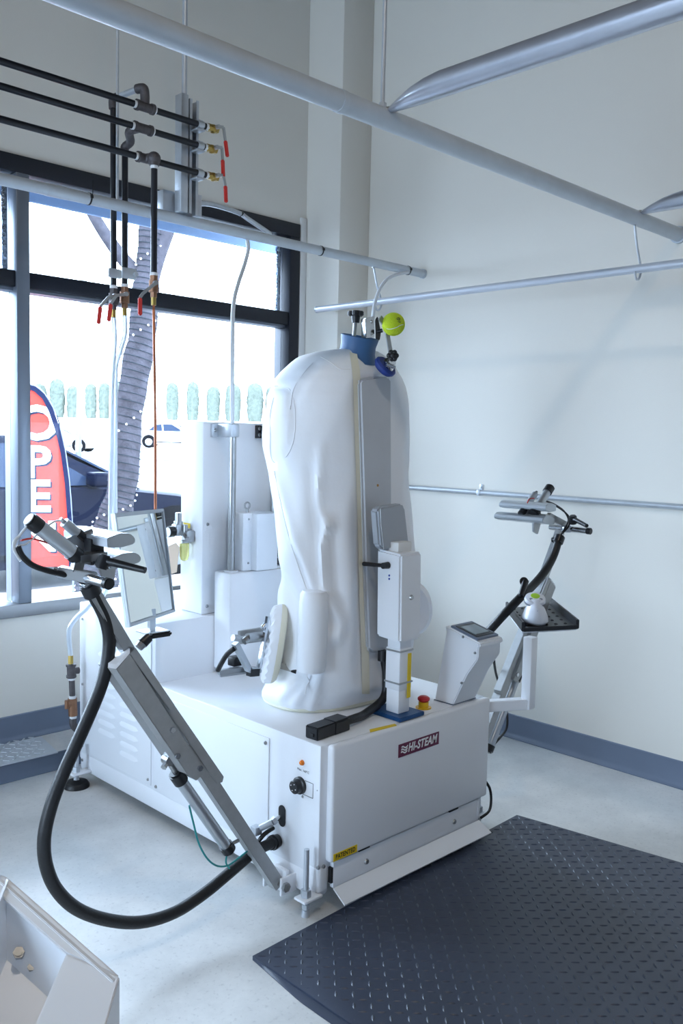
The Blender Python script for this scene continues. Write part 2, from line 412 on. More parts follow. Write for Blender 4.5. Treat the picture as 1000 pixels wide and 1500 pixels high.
# front
fp = obj('front_panel', G().box((1.617, YF-.012, .137), (2.317, YF+.014, .4585), .009, 3), 'white_paint', mc)
kp = obj('kick_panel', G().box((1.637, YF-.002, .060), (2.287, YF+.012, .131), .002), 'white_paint', mc)
obj('side_flange', G().box((2.279, YF-.004, .075), (2.290, YF+.012, .131), .002), 'white_paint', kp)
for px in ((536.5, 1262), (665, 1203.5)): screw_at(PX(*px, Y=YF-.002), (0, -1, 0), .0085, .004, kp)
for px in ((533, 1243), (664, 1186)):
    q = PX(*px, Y=YF-.006); obj('hinge_clip', G().box(q+V((-.022, -.002, -.003)), q+V((.022, .004, .004)), .001), 'black_plastic', kp)
f0, f1 = PX(505, 1325, X=1.64), PX(714, 1222, X=2.30)
flp = obj('pedal_flap', G().prism([(1.637, YF-.004, .062), (1.640, f0.y, .030), (2.300, f0.y, .030), (2.287, YF-.004, .062)], (0, .002, -.004)), 'white_paint', mc)
obj('gap_shade_strip', G().box((1.630, YF-.001, .075), (1.638, YF+.011, .118)), 'black_rubber', base)  # black strip painted in for the shade in the gap beside the kick panel
screw_at(PX(466, 1271, X=XL), (-1, 0, 0), .006, parent=base); screw_at((1.612, YF+.011, .125), (0, -1, 0), .006, parent=base)
# logo plate
lp = obj('logo_plate', G().box((1.877, YF-.0140, .367), (2.057, YF-.0121, .405)), 'burgundy', fp, label='burgundy plate reading HI-STEAM')
bm = text_bm('HI-STEAM', .0345, .0004, basis((1, 0, 0), (0, 0, 1), (0, -1, 0), (1.981, YF-.0143, .3865)), shear=.25, bold=.0009, sx=.80)
obj('logo_lettering', bm, 'logo_white', lp, label='white slanted letters HI-STEAM', flat=True)
g = G()
for k in range(3):
    zz = .3795+k*.0072; P = []
    for i in range(13):
        t = i/12; x = 1.886+t*.027+k*.0012; y = zz+.0028*math.sin(t*2*math.pi+.6); P.append((x, y))
    top = [V((x, YF-.0141, y+.0022)) for x, y in P]; bot = [V((x, YF-.0141, y-.0022)) for x, y in P]
    g.prism(top+bot[::-1], (0, -.0006, 0))
obj('logo_waves', g, 'logo_white', lp, flat=True)
pl = obj('patented_label', G().box((1.626, YF-.0132, .1415), (1.716, YF-.0121, .162)), 'yellow_label', fp, label='yellow sticker reading PATENTED')
bm = text_bm('PATENTED', .0175, .0003, basis((1, 0, 0), (0, 0, 1), (0, -1, 0), (1.671, YF-.0134, .1517)), bold=.0004, sx=.82)
obj('label_lettering', bm, 'ink', pl, flat=True)
# controls on the left face
q = PX(443, 1117, X=XL); obj('indicator_lamp', G().lathe([(.0075, 0), (.0075, .003), (.005, .008), (.001, .0095)], q, (-1, 0, 0), 16), 'orange_lens', base, label='small round orange indicator lamp')
q = PX(440, 1150, X=XL)
kb = obj('dial_knob', G().lathe([(.0235, 0), (.0235, .008), (.0195, .010), (.0185, .024), (.016, .0265), (.001, .0265)], q, (-1, 0, 0), 26), 'black_plastic', base, label='round black thermostat dial')
g = G()
for k in range(4):
    a = k*math.pi/2+.4; g.cyl(q+V((-.0265, math.cos(a)*.010, math.sin(a)*.010)), q+V((-.0272, math.cos(a)*.010, math.sin(a)*.010)), .0015, seg=10)
obj('dial_marks', g, 'logo_white', kb)
g = G()
for a, b in (((-.030, .018), (-.062, .018)), ((-.062, .018), (-.062, -.022)), ((-.062, -.022), (-.014, -.022))):
    g.beam(q+V((-.0004, a[0]+.012, a[1])), q+V((-.0004, b[0]+.012, b[1])), .0012, .0006, up=(1, 0, 0))
obj('dial_outline', g, 'ink', base)
obj('dial_lettering', text_bm('Max. 160°C', .009, .0002, basis((0, -1, 0), (0, 0, 1), (-1, 0, 0), PX(444, 1129, X=XL)+V((-.0003, 0, 0)))), 'ink', base, flat=True)
screw_at(PX(443, 1167, X=XL), (-1, 0, 0), .004, .002, base); screw_at(PX(464.5, 1158, X=XL), (-1, 0, 0), .002, .001, base)
q = PX(413.5, 1195, X=XL)
ov = [V((XL-.001, q.y+.0145*math.cos(a), q.z+(.016 if math.sin(a) > 0 else -.016)+.0145*math.sin(a))) for a in [k*math.pi/12+.001 for k in range(24)]]
obj('slot_shade_plate', G().prism(ov, (-.0012, 0, 0)), 'black_rubber', base, label='black oblong plate painted for the shade inside a hole')  # flat black plate stands in for the shade inside the hole
# levelling feet
def foot(x, y, r, ztop, padr, bx, name='levelling_foot'):
    f = thing(name, None, None, (x, y, 0), parent=mc)
    obj('threaded_rod', G().cyl((x, y, .012), (x, y, ztop), r, seg=14), 'galv', f)
    obj('bracket', G().box((min(x-.024, bx), y-.022, .046), (max(x+.024, bx), y+.022, .054), .003), 'white_paint', f)
    obj('nut', G().cyl((x, y, .054), (x, y, .074), .0145, seg=6, bev=.001), 'galv', f)
    obj('lower_nut', G().cyl((x, y, .022), (x, y, .034), .011, seg=6), 'galv', f)
    obj('foot_pad', G().lathe([(padr, 0), (padr, .008), (padr*.85, .018), (padr*.4, .022), (padr*.3, .026)], (x, y, 0), seg=24), 'black_rubber' if padr > .02 else 'galv', f)
foot(1.561, 1.676, .0075, .185, .011, XL+.01)
b = PX(112, 1152, Z=0); foot(b.x, b.y, .008, .155, .046, XL+.01)
foot(2.352, 1.70, .0075, .12, .011, XF-.01); foot(2.34, 2.88, .008, .155, .046, XF-.01)
# rear tower
tower = obj('tower_cabinet', G().box((1.797, 2.482, .658), (2.118, 2.612, 1.318), .006), 'white_paint', mc)
for px in ((304, 768), (303, 888)): screw_at(PX(*px, Y=2.482), (0, -1, 0), .006, .004, tower)
obj('warning_label', G().box((1.7957, 2.552, .951), (1.7969, 2.592, .968)), 'yellow_label', tower)
wb = obj('lift_housing', G().box((1.826, 2.362, .476), (2.085, 2.451, .812), .006), 'white_paint', mc)
obj('rubber_foot', G().cyl((1.845, 2.40, ZT), (1.845, 2.40, .477), .012), 'black_rubber', wb); obj('rubber_foot', G().cyl((2.06, 2.40, ZT), (2.06, 2.40, .477), .012), 'black_rubber', wb)
for x in (1.862, 2.05):
    obj('guide_rod', G().cyl((x, 2.405, .81), (x, 2.405, 1.306), .0125, seg=18), 'steel', mc)
    obj('rod_ring', G().cyl((x, 2.405, .811), (x, 2.405, .817), .024, seg=20), 'white_paint', wb)
cl = obj('rod_clamp', G().box((1.826, 2.468, 1.268), (1.888, 2.482, 1.312), .002).box((1.846, 2.39, 1.268), (1.880, 2.47, 1.312), .004), 'galv', tower)
screw_at((1.838, 2.468, 1.29), (0, -1, 0), .007, .004, cl)
cl = obj('rod_clamp', G().box((2.020, 2.465, 1.266), (2.078, 2.482, 1.312), .002).box((2.034, 2.388, 1.266), (2.070, 2.47, 1.312), .004), 'black_plastic', tower)
for zz in (1.278, 1.300): screw_at((2.028, 2.465, zz), (0, -1, 0), .007, .004, cl)
sh = obj('lift_carriage', G().box((1.888, 2.375, .813), (2.020, 2.440, 1.012), .004).box((1.925, 2.345, .815), (2.018, 2.38, 1.010), .003), 'white_paint', mc)
obj('eye_bolt', G().cyl((1.925, 2.40, 1.01), (1.925, 2.40, 1.025), .005).tube([(1.925+.011*math.sin(a), 2.40, 1.035-.011*math.cos(a)) for a in [k*math.pi/6 for k in range(13)]], .003, 8, 2), 'steel', sh)
screw_at((1.912, 2.375, .99), (0, -1, 0), .004, .003, sh); screw_at((1.912, 2.375, .84), (0, -1, 0), .004, .003, sh)
cc = thing('cable_chain', None, None, (2.10, 2.43, .82), parent=mc)
for k in range(13):
    obj('chain_link', G().box((2.088, 2.418, .822+k*.019), (2.116, 2.446, .838+k*.019), .002), 'black_plastic', cc)
obj('cable', G().cyl((2.092, 2.415, .82), (2.092, 2.415, 1.06), .004).cyl((2.102, 2.414, .82), (2.102, 2.414, 1.07), .004), 'yellow_btn', cc)
obj('loop_cable', G().tube([(2.10, 2.43, 1.04), (2.095, 2.42, 1.08), (2.085, 2.415, 1.085), (2.08, 2.42, 1.05)], .004, 8), 'black_plastic', cc)

# air regulator beside the tower
TX = 1.797
fr = thing('air_regulator', None, None, (1.77, 2.54, .85), parent=mc)
q = PX(262, 790, X=1.765)
y0 = q.y
obj('regulator_knob', G().cyl((1.762, y0, .972), (1.762, y0, 1.005), .0115, seg=16, bev=.002), 'steel', fr)
obj('regulator_body', G().box((1.745, y0-.018, .925), (1.780, y0+.018, .966), .005).cyl((1.762, y0, .96), (1.762, y0, .975), .016), 'alu_cyl', fr)
obj('valve_block', G().box((1.765, y0-.05, .905), (1.797, y0-.015, .945), .004).cyl((1.77, y0-.03, .94), (1.77, y0-.03, .965), .008).cyl((1.76, y0-.055, .915), (1.77, y0-.03, .93), .009).cyl((1.74, y0-.05, .91), (1.775, y0-.05, .91), .006), 'steel', fr)
obj('filter_bowl', G().lathe([(.004, -.062), (.012, -.058), (.0165, -.045), (.0165, .0)], (1.768, y0-.028, .902), seg=18), 'bowl', fr)
obj('mounting_plate', G().box((1.785, y0-.03, .90), (1.798, y0+.01, .95), .002), 'steel', fr)
obj('gauge', G().cyl((1.745, y0+.002, .94), (1.722, y0+.002, .94), .019, seg=22, bev=.002), 'black_plastic', fr)
obj('gauge_face', G().cyl((1.722, y0+.002, .94), (1.7205, y0+.002, .94), .016, seg=22), 'logo_white', fr)
obj('paper_tag', G().prism([PX(247, 800, X=1.742), PX(258, 795, X=1.742), PX(263, 802, X=1.742), PX(259, 838, X=1.742), PX(251, 841, X=1.742), PX(246, 838, X=1.742)], (-.0012, 0, 0)), 'paper_tag', fr)

# mirror on the rear housing
mr = thing('tilted_mirror', None, None, (1.60, 2.46, .66), parent=mc); mr['label'] = 'rectangular mirror in a thin aluminium frame, tilted back'
nrm = V((.47, -.87, .135)).normalized(); mo = V((1.60, 2.385, .69))
def onmir(px, py, off=0):
    d = ray(px, py); t = (mo+nrm*off-CAM).dot(nrm)/d.dot(nrm); return CAM+d*t
cor = [onmir(167, 752), onmir(239, 745), onmir(256, 896), onmir(189, 919)]
cen = sum(cor, V((0, 0, 0)))/4
obj('mirror_back', G().prism([c-nrm*.003 for c in cor], -nrm*.010, .001), 'alu_cyl', mr)
inn = [cen+(c-cen)*.93 for c in cor]
obj('mirror_glass', G().prism([c-nrm*.001 for c in inn], -nrm*.0015), 'mirror_glass', mr)
for k in range(4):
    a, b, c2, d2 = cor[k], cor[(k+1) % 4], cen+(cor[(k+1) % 4]-cen)*.945, cen+(cor[k]-cen)*.945
    obj('mirror_frame', G().prism([a-nrm*.004, b-nrm*.004, c2-nrm*.004, d2-nrm*.004], nrm*.007, .001), 'alu_cyl', mr)
q = (cor[2]+cor[3])/2
obj('mirror_bracket', G().box((q.x-.03, q.y-.012, .6585), (q.x+.05, q.y+.05, .664), .001).box((q.x-.008, q.y+.004, .662), (q.x+.012, q.y+.02, q.z+.03)), 'alu_cyl', mr)

# things on the base top
hp = thing('control_column', None, None, (1.956, 1.72, ZT), parent=mc)
obj('foot_plate', G().prism([(1.903, 1.790, ZT), (1.903, 1.660, ZT), (2.012, 1.660, ZT), (2.012, 1.790, ZT)], (0, 0, .012), .002), 'blue_plate', hp, label='dark blue base plate')
obj('post', G().box((1.928, 1.690, ZT+.012), (1.978, 1.740, .545), .004), 'white_paint', hp)
obj('post_sleeve', G().box((1.925, 1.687, .540), (1.981, 1.743, .665), .004), 'white_paint', hp)
for zz in (.560, .655): obj('post_band', G().box((1.923, 1.685, zz), (1.983, 1.745, zz+.005)), 'steel', hp)
obj('post_head', G().box((1.928, 1.690, .66), (1.978, 1.740, .700), .003), 'white_paint', hp)
obj('warning_strip', G().box((1.960, 1.6855, .515), (1.975, 1.6868, .648)), 'yellow_label', hp)
bx = obj('handle_box', G().prism([(1.904, 1.676, .945), (1.998, 1.676, .945), (1.998, 1.770, .952), (1.904, 1.770, .952), ][:4], (.006, 0, -.258), .006), 'white_paint', hp)
screw_at(PX(602, 875, Y=1.676), (0, -1, 0), .008, .005, bx)
for px in ((570, 843), (570, 848)):
    q = PX(*px, X=1.9045); obj('indicator_dot', G().cyl(q, q+V((-.0012, 0, 0)), .003, seg=12), 'blue_ink', bx)
q = PX(568, 828, X=1.904)
obj('lever', G().cyl(q, q+V((-.022, 0, 0)), .0105, .009, seg=16).cyl(q+V((-.016, 0, 0)), q+V((-.020, .075, -.003)), .0055, .0065, seg=12).sph(q+V((-.020, .076, -.003)), .0068, 2), 'black_plastic', bx, label='black plastic lever')
for px in ((618, 823), (619, 878)):
    q = PX(*px, Y=1.72); q.x = 1.998; obj('knob', G().cyl(q, q+V((.018, 0, 0)), .008, .006, seg=14).sph(q+V((.018, 0, 0)), .006, 2), 'black_plastic', bx)
obj('neck_block', G().box((1.925, 1.705, .945), (1.985, 1.755, .975), .003), 'white_trim', hp)
sp = [PX(560, 742, Y=1.735), PX(590, 738, Y=1.735), PX(594, 745, Y=1.735), PX(600, 798, Y=1.735), PX(597, 802, Y=1.735), PX(563, 806, Y=1.735), PX(556, 800, Y=1.735), PX(552, 748, Y=1.735)]
obj('upper_pad', G().prism(sp, (0, .030, 0), .006), 'pad_grey_dark', hp, label='small grey heated pad')
obj('pad_clip', G().tube([PX(555, 741, Y=1.765), PX(550, 748, Y=1.765), PX(552, 780, Y=1.765), PX(556, 806, Y=1.765)], .003, 8), 'steel', hp)
obj('pad_wire', G().tube([PX(557, 742, Y=1.732), PX(558, 770, Y=1.732), PX(562, 804, Y=1.732)], .0016, 8), 'steel', hp)
# emergency stop
es = thing('emergency_stop', None, None, (2.073, 1.716, ZT), parent=mc)
q = PX(620, 1037, Z=ZT)
obj('yellow_ring', G().cyl(q, q+V((0, 0, .003)), .024, seg=26), 'yellow_btn', es)
obj('button_body', G().cyl(q, q+V((0, 0, .02)), .0155, seg=22), 'yellow_btn', es)
obj('button_head', G().lathe([(.013, .02), (.0185, .026), (.0185, .032), (.012, .037), (.001, .038)], q, seg=24), 'red_btn', es, label='red mushroom stop button')
# small marks and strip on the top
tape = [PX(541, 1069, Z=ZT), PX(578, 1060.5, Z=ZT), PX(581, 1063, Z=ZT), PX(542, 1073, Z=ZT)]
obj('yellow_tape', G().prism([V((p.x, p.y, ZT)) for p in tape], (0, 0, .0012)), 'yellow_label', mc)
# cable with two plugs
cb = thing('pad_cable', None, None, (1.70, 1.72, ZT), parent=mc)
p1, p2 = V((1.612, 1.722, ZT+.018)), V((1.688, 1.731, ZT+.018))
d = V((1, .08, 0)).normalized()
obj('plug', G().beam(p1, p1+d*.076, .046, .036, up=(0, 0, 1), bev=.003), 'black_plastic', cb)
obj('socket', G().beam(p1+d*.070, p1+d*.135, .050, .040, up=(0, 0, 1), bev=.004), 'black_plastic', cb)
e0 = p1+d*.133
obj('plug_slot', G().box((1.6095, 1.712, ZT+.010), (1.6125, 1.724, ZT+.018)), 'ink', cb)
hoseP = [e0, e0+d*.05+V((0, -.001, 0)), V((1.862, 1.757, ZT+.0135)), PX(562, 1022, Y=1.768), PX(565.5, 990, Y=1.775), PX(561, 958, Y=1.782)]
obj('cable_hose', G().tube(hoseP, .0125, 14), 'black_rubber', cb)
q = PX(561, 958, Y=1.782); obj('gland', G().cyl(q+V((0, 0, -.02)), q+V((0, 0, .012)), .016, seg=18), 'black_plastic', cb)
# control console
cs = thing('control_console', None, None, (2.21, 1.69, ZT), parent=mc)
prof = [(1.740, ZT), (1.668, ZT), (1.618, .565), (1.580, .620), (1.578, .668), (1.700, .697)]
obj('console_body', G().prism([(2.156, y, z) for y, z in prof], (.114, 0, 0), .003), 'white_paint', cs)
obj('base_seam', G().box((2.154, 1.666, ZT), (2.272, 1.742, ZT+.0022)), 'cove_base', cs)
top = [(1.572, .655), (1.572, .671), (1.704, .703), (1.706, .687)]
obj('console_lid', G().prism([(2.153, y, z) for y, z in top], (.121, 0, 0), .004), 'white_paint', cs)
nz = V((0, -.2357, .9718)); ty = V((0, .9718, .2357))
o = V((2.2135, 1.638, .687)); 
def slab(name, wx, wy, h0, h1, m, par, cxo=0, cyo=0):
    P = [o+V((sx*wx/2+cxo, 0, 0))+ty*(sy*wy/2+cyo)+nz*h0 for sx, sy in ((-1, -1), (1, -1), (1, 1), (-1, 1))]
    return obj(name, G().prism(P, nz*(h1-h0), .001), m, par)
slab('screen_bezel', .106, .106, -.002, .006, 'cove_base', cs); slab('bezel_inner', .088, .084, .002, .0075, 'black_plastic', cs)
slab('touch_screen', .072, .060, .002, .0085, 'screen', cs)
for px in ((678, 933), (695.5, 956.5), (676, 1000.5)): screw_at(PX(*px, X=2.1555 if px[1] > 940 else 2.153), (-1, 0, 0), .0045, .003, cs)
# tray holder
th = thing('tray_holder', None, None, (2.45, 1.60, .42), parent=mc)
A, Bp = V((2.318, 1.668, .425)), PX(773, 1030, Z=.425)
obj('holder_arm', G().beam(A, Bp, .034, .034, up=(0, 0, 1), bev=.003), 'white_paint', th)
Tz = .645
obj('holder_post', G().box(Bp+V((-.017, -.017, -.017)), V((Bp.x+.017, Bp.y+.017, Tz)), .003), 'white_paint', th)
TC = [PX(737, 880, Z=Tz+.045), PX(765, 921, Z=Tz+.012), PX(847, 917, Z=Tz+.012), PX(806, 878, Z=Tz+.045)]
zt = Tz+.004
c0, c1, c2, c3 = PX(742, 886, Z=zt+.02), PX(766, 921, Z=zt+.01), PX(846, 917, Z=zt+.01), PX(806, 880, Z=zt+.02)
q0, q1, q2, q3 = [V((p.x, p.y, zt)) for p in (c0, c1, c2, c3)]
tr = obj('rest_tray', G().prism([q0, q1, q2, q3], (0, 0, .008), .002), 'black_plastic', th, label='black rubber rest tray with raised side walls')
for a, b, nm in ((q0, q1, 'tray_wall'), (q2, q3, 'tray_wall'), (q1, q2, 'tray_lip')):
    h = .032 if nm == 'tray_wall' else .014
    obj(nm, G().beam(a+V((0, 0, h/2)), b+V((0, 0, h/2)), .010, h, up=(0, 0, 1), bev=.002), 'black_plastic', tr)
pm = (q1+q2)/2
obj('tray_bracket', G().prism([q0+(q1-q0)*.3, q1+(q0-q1)*.04, q2+(q3-q2)*.04, q3+(q2-q3)*.3], (0, 0, -.008)), 'white_paint', th)
stud = None
for i in range(6):
    for j in range(5):
        u, v = (i+.7)/6.6, (j+.7)/5.6
        p = (q0*(1-u)+q1*u)*(1-v)+(q3*(1-u)+q2*u)*v+V((0, 0, .008))
        if stud is None:
            stud = obj('tray_stud', G().lathe([(.007, -.001), (.006, .002), (.003, .004), (.0005, .0045)], p, seg=10), 'black_rubber', tr); off = W[stud.name]-p
        else: inst(stud, p+off, tr)
# hand unit on the tray
dc = PX(783, 911, Z=zt+.012)
dv = thing('steam_hand_unit', 'white egg shaped hand iron with a green display resting on a black tray', 'hand iron', (dc.x, dc.y, zt+.012))
fwd = V((c1.x-c0.x, c1.y-c0.y, 0)).normalized(); sd = V((-fwd.y, fwd.x, 0))
R = []
for s, wv, ln in ((0, .9, .9), (.006, 1, 1), (.022, .97, .97), (.042, .78, .76), (.058, .60, .58), (.070, .54, .50), (.080, .52, .48)):
    ring = []
    for k in range(28):
        a = 2*math.pi*k/28; c, sn = math.cos(a), math.sin(a)
        l = (.064 if c > 0 else .050)*ln; ww = .045*wv*(1-.28*max(0, c)**2)
        ring.append(V((dc.x, dc.y, zt+.012+s))+fwd*(c*l-.012*(s/.08)+.004)+sd*(sn*ww))
    R.append(ring)
obj('iron_body', G().loft(R), 'device_white', dv)
hd = V((dc.x, dc.y, zt+.089))-fwd*.010; ax = (fwd*.45+V((0, 0, 1))).normalized()
hb = obj('control_head', G().lathe([(.020, -.022), (.034, -.014), (.037, -.003), (.034, .006), (.024, .010), (.001, .011)], hd, ax, 28), 'device_white', dv)
obj('grey_band', G().lathe([(.030, -.017), (.0345, -.0135), (.0375, -.004), (.0365, -.012), (.033, -.0165)], hd, ax, 28), 'grey_btn', dv)
d2, s2, u2 = frame_of(ax); u3 = (fwd-ax*fwd.dot(ax)).normalized(); s3 = ax.cross(u3)
obj('display', G().lathe([(.0155, .0096), (.0155, .0115), (.014, .012), (.001, .0122)], hd-u3*.004, ax, 24), 'green_disp', dv)
for a in (-.9, 0, .9):
    c = hd+(u3*math.cos(a)+s3*math.sin(a))*.0215; obj('button', G().lathe([(.0055, .0085), (.0055, .0105), (.001, .0108)], c, ax, 14), 'grey_btn', dv)
obj('blue_mark', G().sph(V((dc.x, dc.y, zt+.012+.040))+fwd*.040, .005, 2, (1, 1, 1.6)), 'blue_ink', dv)
# power cords on the right
obj('power_cord', G().tube([PX(723, 966, Y=1.80), PX(727, 990, Y=1.85), PX(740, 1030, Y=1.9), PX(742, 1065, Y=1.92), PX(728, 1085, Y=1.9), PX(713, 1100, Y=1.9), PX(700, 1115, Y=1.9)], .0045, 8), 'black_rubber', mc)
obj('power_cord', G().tube([PX(709, 1142, X=2.322), PX(717, 1155, X=2.34), PX(719, 1172, X=2.35), PX(716, 1188, X=2.335), PX(704, 1198, X=2.30)], .0045, 8), 'black_rubber', mc)
# ------------------------------------------------------------------ the torso form
rows = [(514, 494, 554), (517, 474, 560), (521, 454, 566), (527, 438, 573), (536, 427, 580), (549, 414, 588), (564, 403, 594), (584, 397, 598), (604, 397, 600), (622, 392, 601), (640, 389, 601), (656, 390, 600), (672, 394, 600), (690, 398, 599), (720, 401, 600), (760, 407, 604), (800, 411, 608), (850, 412, 612), (900, 411, 611), (945, 409, 606), (975, 403, 602), (995, 394, 597), (1008, 388, 590), (1017, 388, 584), (1023, 394, 576)]
NS = 112
def ridge(p, pts, wd):
    best = 1e9
    for (ax, ay), (bx, by) in zip(pts, pts[1:]):
        dx, dy = bx-ax, by-ay; t = max(0, min(1, ((p[0]-ax)*dx+(p[1]-ay)*dy)/(dx*dx+dy*dy)))
        best = min(best, math.hypot(p[0]-ax-t*dx, p[1]-ay-t*dy))
    return math.exp(-(best/wd)**2)
RID = [([(397, 692), (425, 790), (468, 905)], 3.0, -.006), ([(403, 690), (432, 790), (474, 890)], 7, .008), ([(482, 765), (473, 800), (478, 868), (503, 912), (494, 935)], 8, .018),
       ([(488, 790), (490, 860), (512, 925)], 9, -.010), ([(455, 690), (462, 800), (470, 870)], 7, -.008), ([(481, 928), (466, 1000), (457, 1046)], 7, .012), ([(470, 655), (466, 740), (480, 770)], 6, .008),
       ([(400, 830), (440, 900), (445, 960)], 8, -.012), ([(520, 560), (480, 640), (466, 720)], 14, .004), ([(425, 600), (445, 560), (462, 535)], 6, -.004), ([(395, 1015), (430, 985), (470, 975)], 7, -.012),
       ([(410, 1030), (435, 1000)], 6, .010), ([(430, 1040), (450, 1005)], 6, .010), ([(590, 620), (594, 700)], 10, .004)]
def padY(y): return 1.826-(y-555)/400*.040
cap = [(398, 566), (424, 570), (432, 600), (431, 640), (420, 668), (402, 678), (391, 660), (388, 636), (394, 606), (396, 575)]
rings = []
def rowpar(y):
    for (y0, a0, b0), (y1, a1, b1) in zip(rows, rows[1:]):
        if y0 <= y <= y1:
            t = (y-y0)/(y1-y0); return a0+(a1-a0)*t, b0+(b1-b0)*t
YS_ = []
y = 514.
while y < 1023: YS_.append(y); y += 3 if y < 600 else 6
YS_.append(1023)
ctr = []
for y in YS_:
    xl, xr = rowpar(y); mid = (xl+xr)/2; c = PX(mid, y, X=1.958); dep = (c-CAM).dot(fw)
    A = (xr-xl)/2/FPX*dep; a = A*1.165; b = a*.68
    if y < 560:
        k = (560-y)/46; a *= 1+.0*k
    ring = []
    for k in range(NS):
        t = 2*math.pi*k/NS; n = 2/2.25
        dx = math.copysign(abs(math.cos(t))**n, math.cos(t))*a*.985; dy = math.copysign(abs(math.sin(t))**n, math.sin(t))*b*.985
        p = V((c.x+dx, c.y+dy, c.z))
        if dy < .03 or dx < 0:
            q = TOPIX(p); disp = 0; out = V((dx, dy, 0)).normalized()
            facing = max(0, min(1, -out.dot(V((fw.x, fw.y, 0)))*4+.6))
            if facing > 0:
                for pts, wd, amp in RID: disp += amp*ridge(q, pts, wd)
                ins = ((q[0]-411)/22)**2+((q[1]-624)/56)**2
                disp += .012*math.exp(-ins**2)
                disp -= .004*ridge(q, cap+[cap[0]], 2.5)
            p += out*disp*facing
        p += V((dx, dy, 0)).normalized()*(.0022*math.sin(7*t+y*.05)*math.sin(y*.021+t*2))
        fl_ = max(0, 1-max(0, abs(p.x-XC)-.085)/.05)
        yy_ = padY(y)+.016
        if fl_ > 0 and p.y < yy_ and y > 545: p.y += (yy_-p.y)*min(1, fl_*1.2)
        ring.append(p)
    rings.append(ring); ctr.append(c)
zlo = rings[-1][0].z
for r in rings:      # settle the hem on the cabinet top
    for p in r:
        if p.z < .56: p.z = .56-(.56-p.z)*(.56-(ZT+.004))/(.56-zlo)
g = G().loft(rings)
bmesh.ops.recalc_face_normals(g.bm, faces=g.bm.faces)
BV = BVHTree.FromBMesh(g.bm)
def cast(x, y, off=.0):
    d = ray(x, y).normalized(); h = BV.ray_cast(CAM, d)
    if h[0] is None: return PX(x, y, Y=1.85)
    n = h[1] if h[1].dot(d) < 0 else -h[1]
    return h[0]+n*off
form = thing('torso_form', None, None, (1.957, 2.0, ZT), parent=mc); form['label'] = 'white nylon torso form shaped like a headless jacket'
# surface samples are taken before the mesh is handed over
tapeL = [(511, 517), (515, 545), (518, 640), (522, 760), (525, 880), (528, 960), (529, 1015)]
tapeR = [(522, 520), (526, 545), (528, 640), (532, 760), (535, 880), (539, 960), (540, 1015)]
def dense(P, n=60):
    o_ = []
    for k in range(n+1):
        y = P[0][1]+(P[-1][1]-P[0][1])*k/n
        for (xa, ya), (xb, yb) in zip(P, P[1:]):
            if ya <= y <= yb: o_.append((xa+(xb-xa)*(y-ya)/(yb-ya), y)); break
    return o_
tl = [cast(*p, .004) for p in dense(tapeL)]; tr_ = [cast(*p, .004) for p in dense(tapeR)]
capl = smooth_path([cast(max(x, 396) if y > 590 else max(x, 403), y, .0012) for x, y in cap], 3)
seam = [cast(x, y, .0009) for x, y in ((402, 690), (410, 730), (420, 775), (432, 815), (446, 855), (462, 895))]
seam2 = [cast(x, y, .0009) for x, y in ((512, 541), (498, 541), (484, 531), (470, 523))]
yoke = [cast(x, y, .0009) for x, y in ((425, 600), (430, 570), (446, 545), (458, 532))]
slv = cast(458, 925); tie0 = cast(446, 978, .004)
obj('form_cover', g, 'nylon', form, angle=60)
gg = G(); bm = gg.bm; Lv = [bm.verts.new(p) for p in tl]; Rv = [bm.verts.new(p) for p in tr_]
for i in range(len(Lv)-1): bm.faces.new((Lv[i], Rv[i], Rv[i+1], Lv[i+1]))
ret = bmesh.ops.extrude_face_region(bm, geom=list(bm.faces)); bmesh.ops.translate(bm, verts=[e for e in ret['geom'] if isinstance(e, bmesh.types.BMVert)], vec=(-.0012, -.0012, 0))
obj('front_tape', gg, 'ivory_tape', form, label='ivory tape down the front edge')
obj('cap_seam', G().tube(capl[:-1], .0013, 6, 1), 'nylon', form)
obj('body_seam', G().tube(seam, .0011, 6, 4), 'white_trim', form); obj('yoke_seam', G().tube(seam2, .0010, 6, 4), 'white_trim', form); obj('shoulder_seam', G().tube(yoke, .0011, 6, 4), 'nylon', form)
# base roll and cuff
def sup(c, a, b, z, n=2.25):
    return [V((c[0]+math.copysign(abs(math.cos(t))**(2/n), math.cos(t))*a, c[1]+math.copysign(abs(math.sin(t))**(2/n), math.sin(t))*b, z)) for t in [2*math.pi*k/64 for k in range(64)]]
bc = (ctr[-1].x, ctr[-1].y)
bxx = max(abs(p.x-bc[0]) for p in rings[-1]); byy = max(abs(p.y-bc[1]) for p in rings[-1])
obj('base_roll', G().loft([sup(bc, bxx+.004, byy+.004, ZT), sup(bc, bxx+.010, byy+.010, ZT+.006), sup(bc, bxx+.008, byy+.008, ZT+.014), sup(bc, bxx-.005, byy-.005, ZT+.018)]), 'cream_foam', form)
ax = (PX(446, 985, D=1)-PX(459, 866, D=1))
p0 = slv-ray(458, 925).normalized()*.010
up_ = V((.02, -.015, 1)).normalized()
sleeve = obj('sleeve_roll', G().lathe([(.012, .120), (.034, .118), (.041, .108), (.043, .06), (.043, -.10), (.038, -.115), (.02, -.120)], p0, up_, 30), 'nylon', form, label='white padded roll tied at the hem')
obj('grommet', G().cyl(tie0, tie0-ray(446, 978).normalized()*.004, .012, seg=20), 'pad_grey', form)
obj('tie_cord', G().tube([tie0+V((.004, -.01, -.005)), tie0+V((-.006, -.02, -.02)), tie0+V((.004, -.018, -.035)), tie0+V((-.008, -.02, -.05)), tie0+V((-.016, -.025, -.068))], .0014, 6), 'logo_white', form)
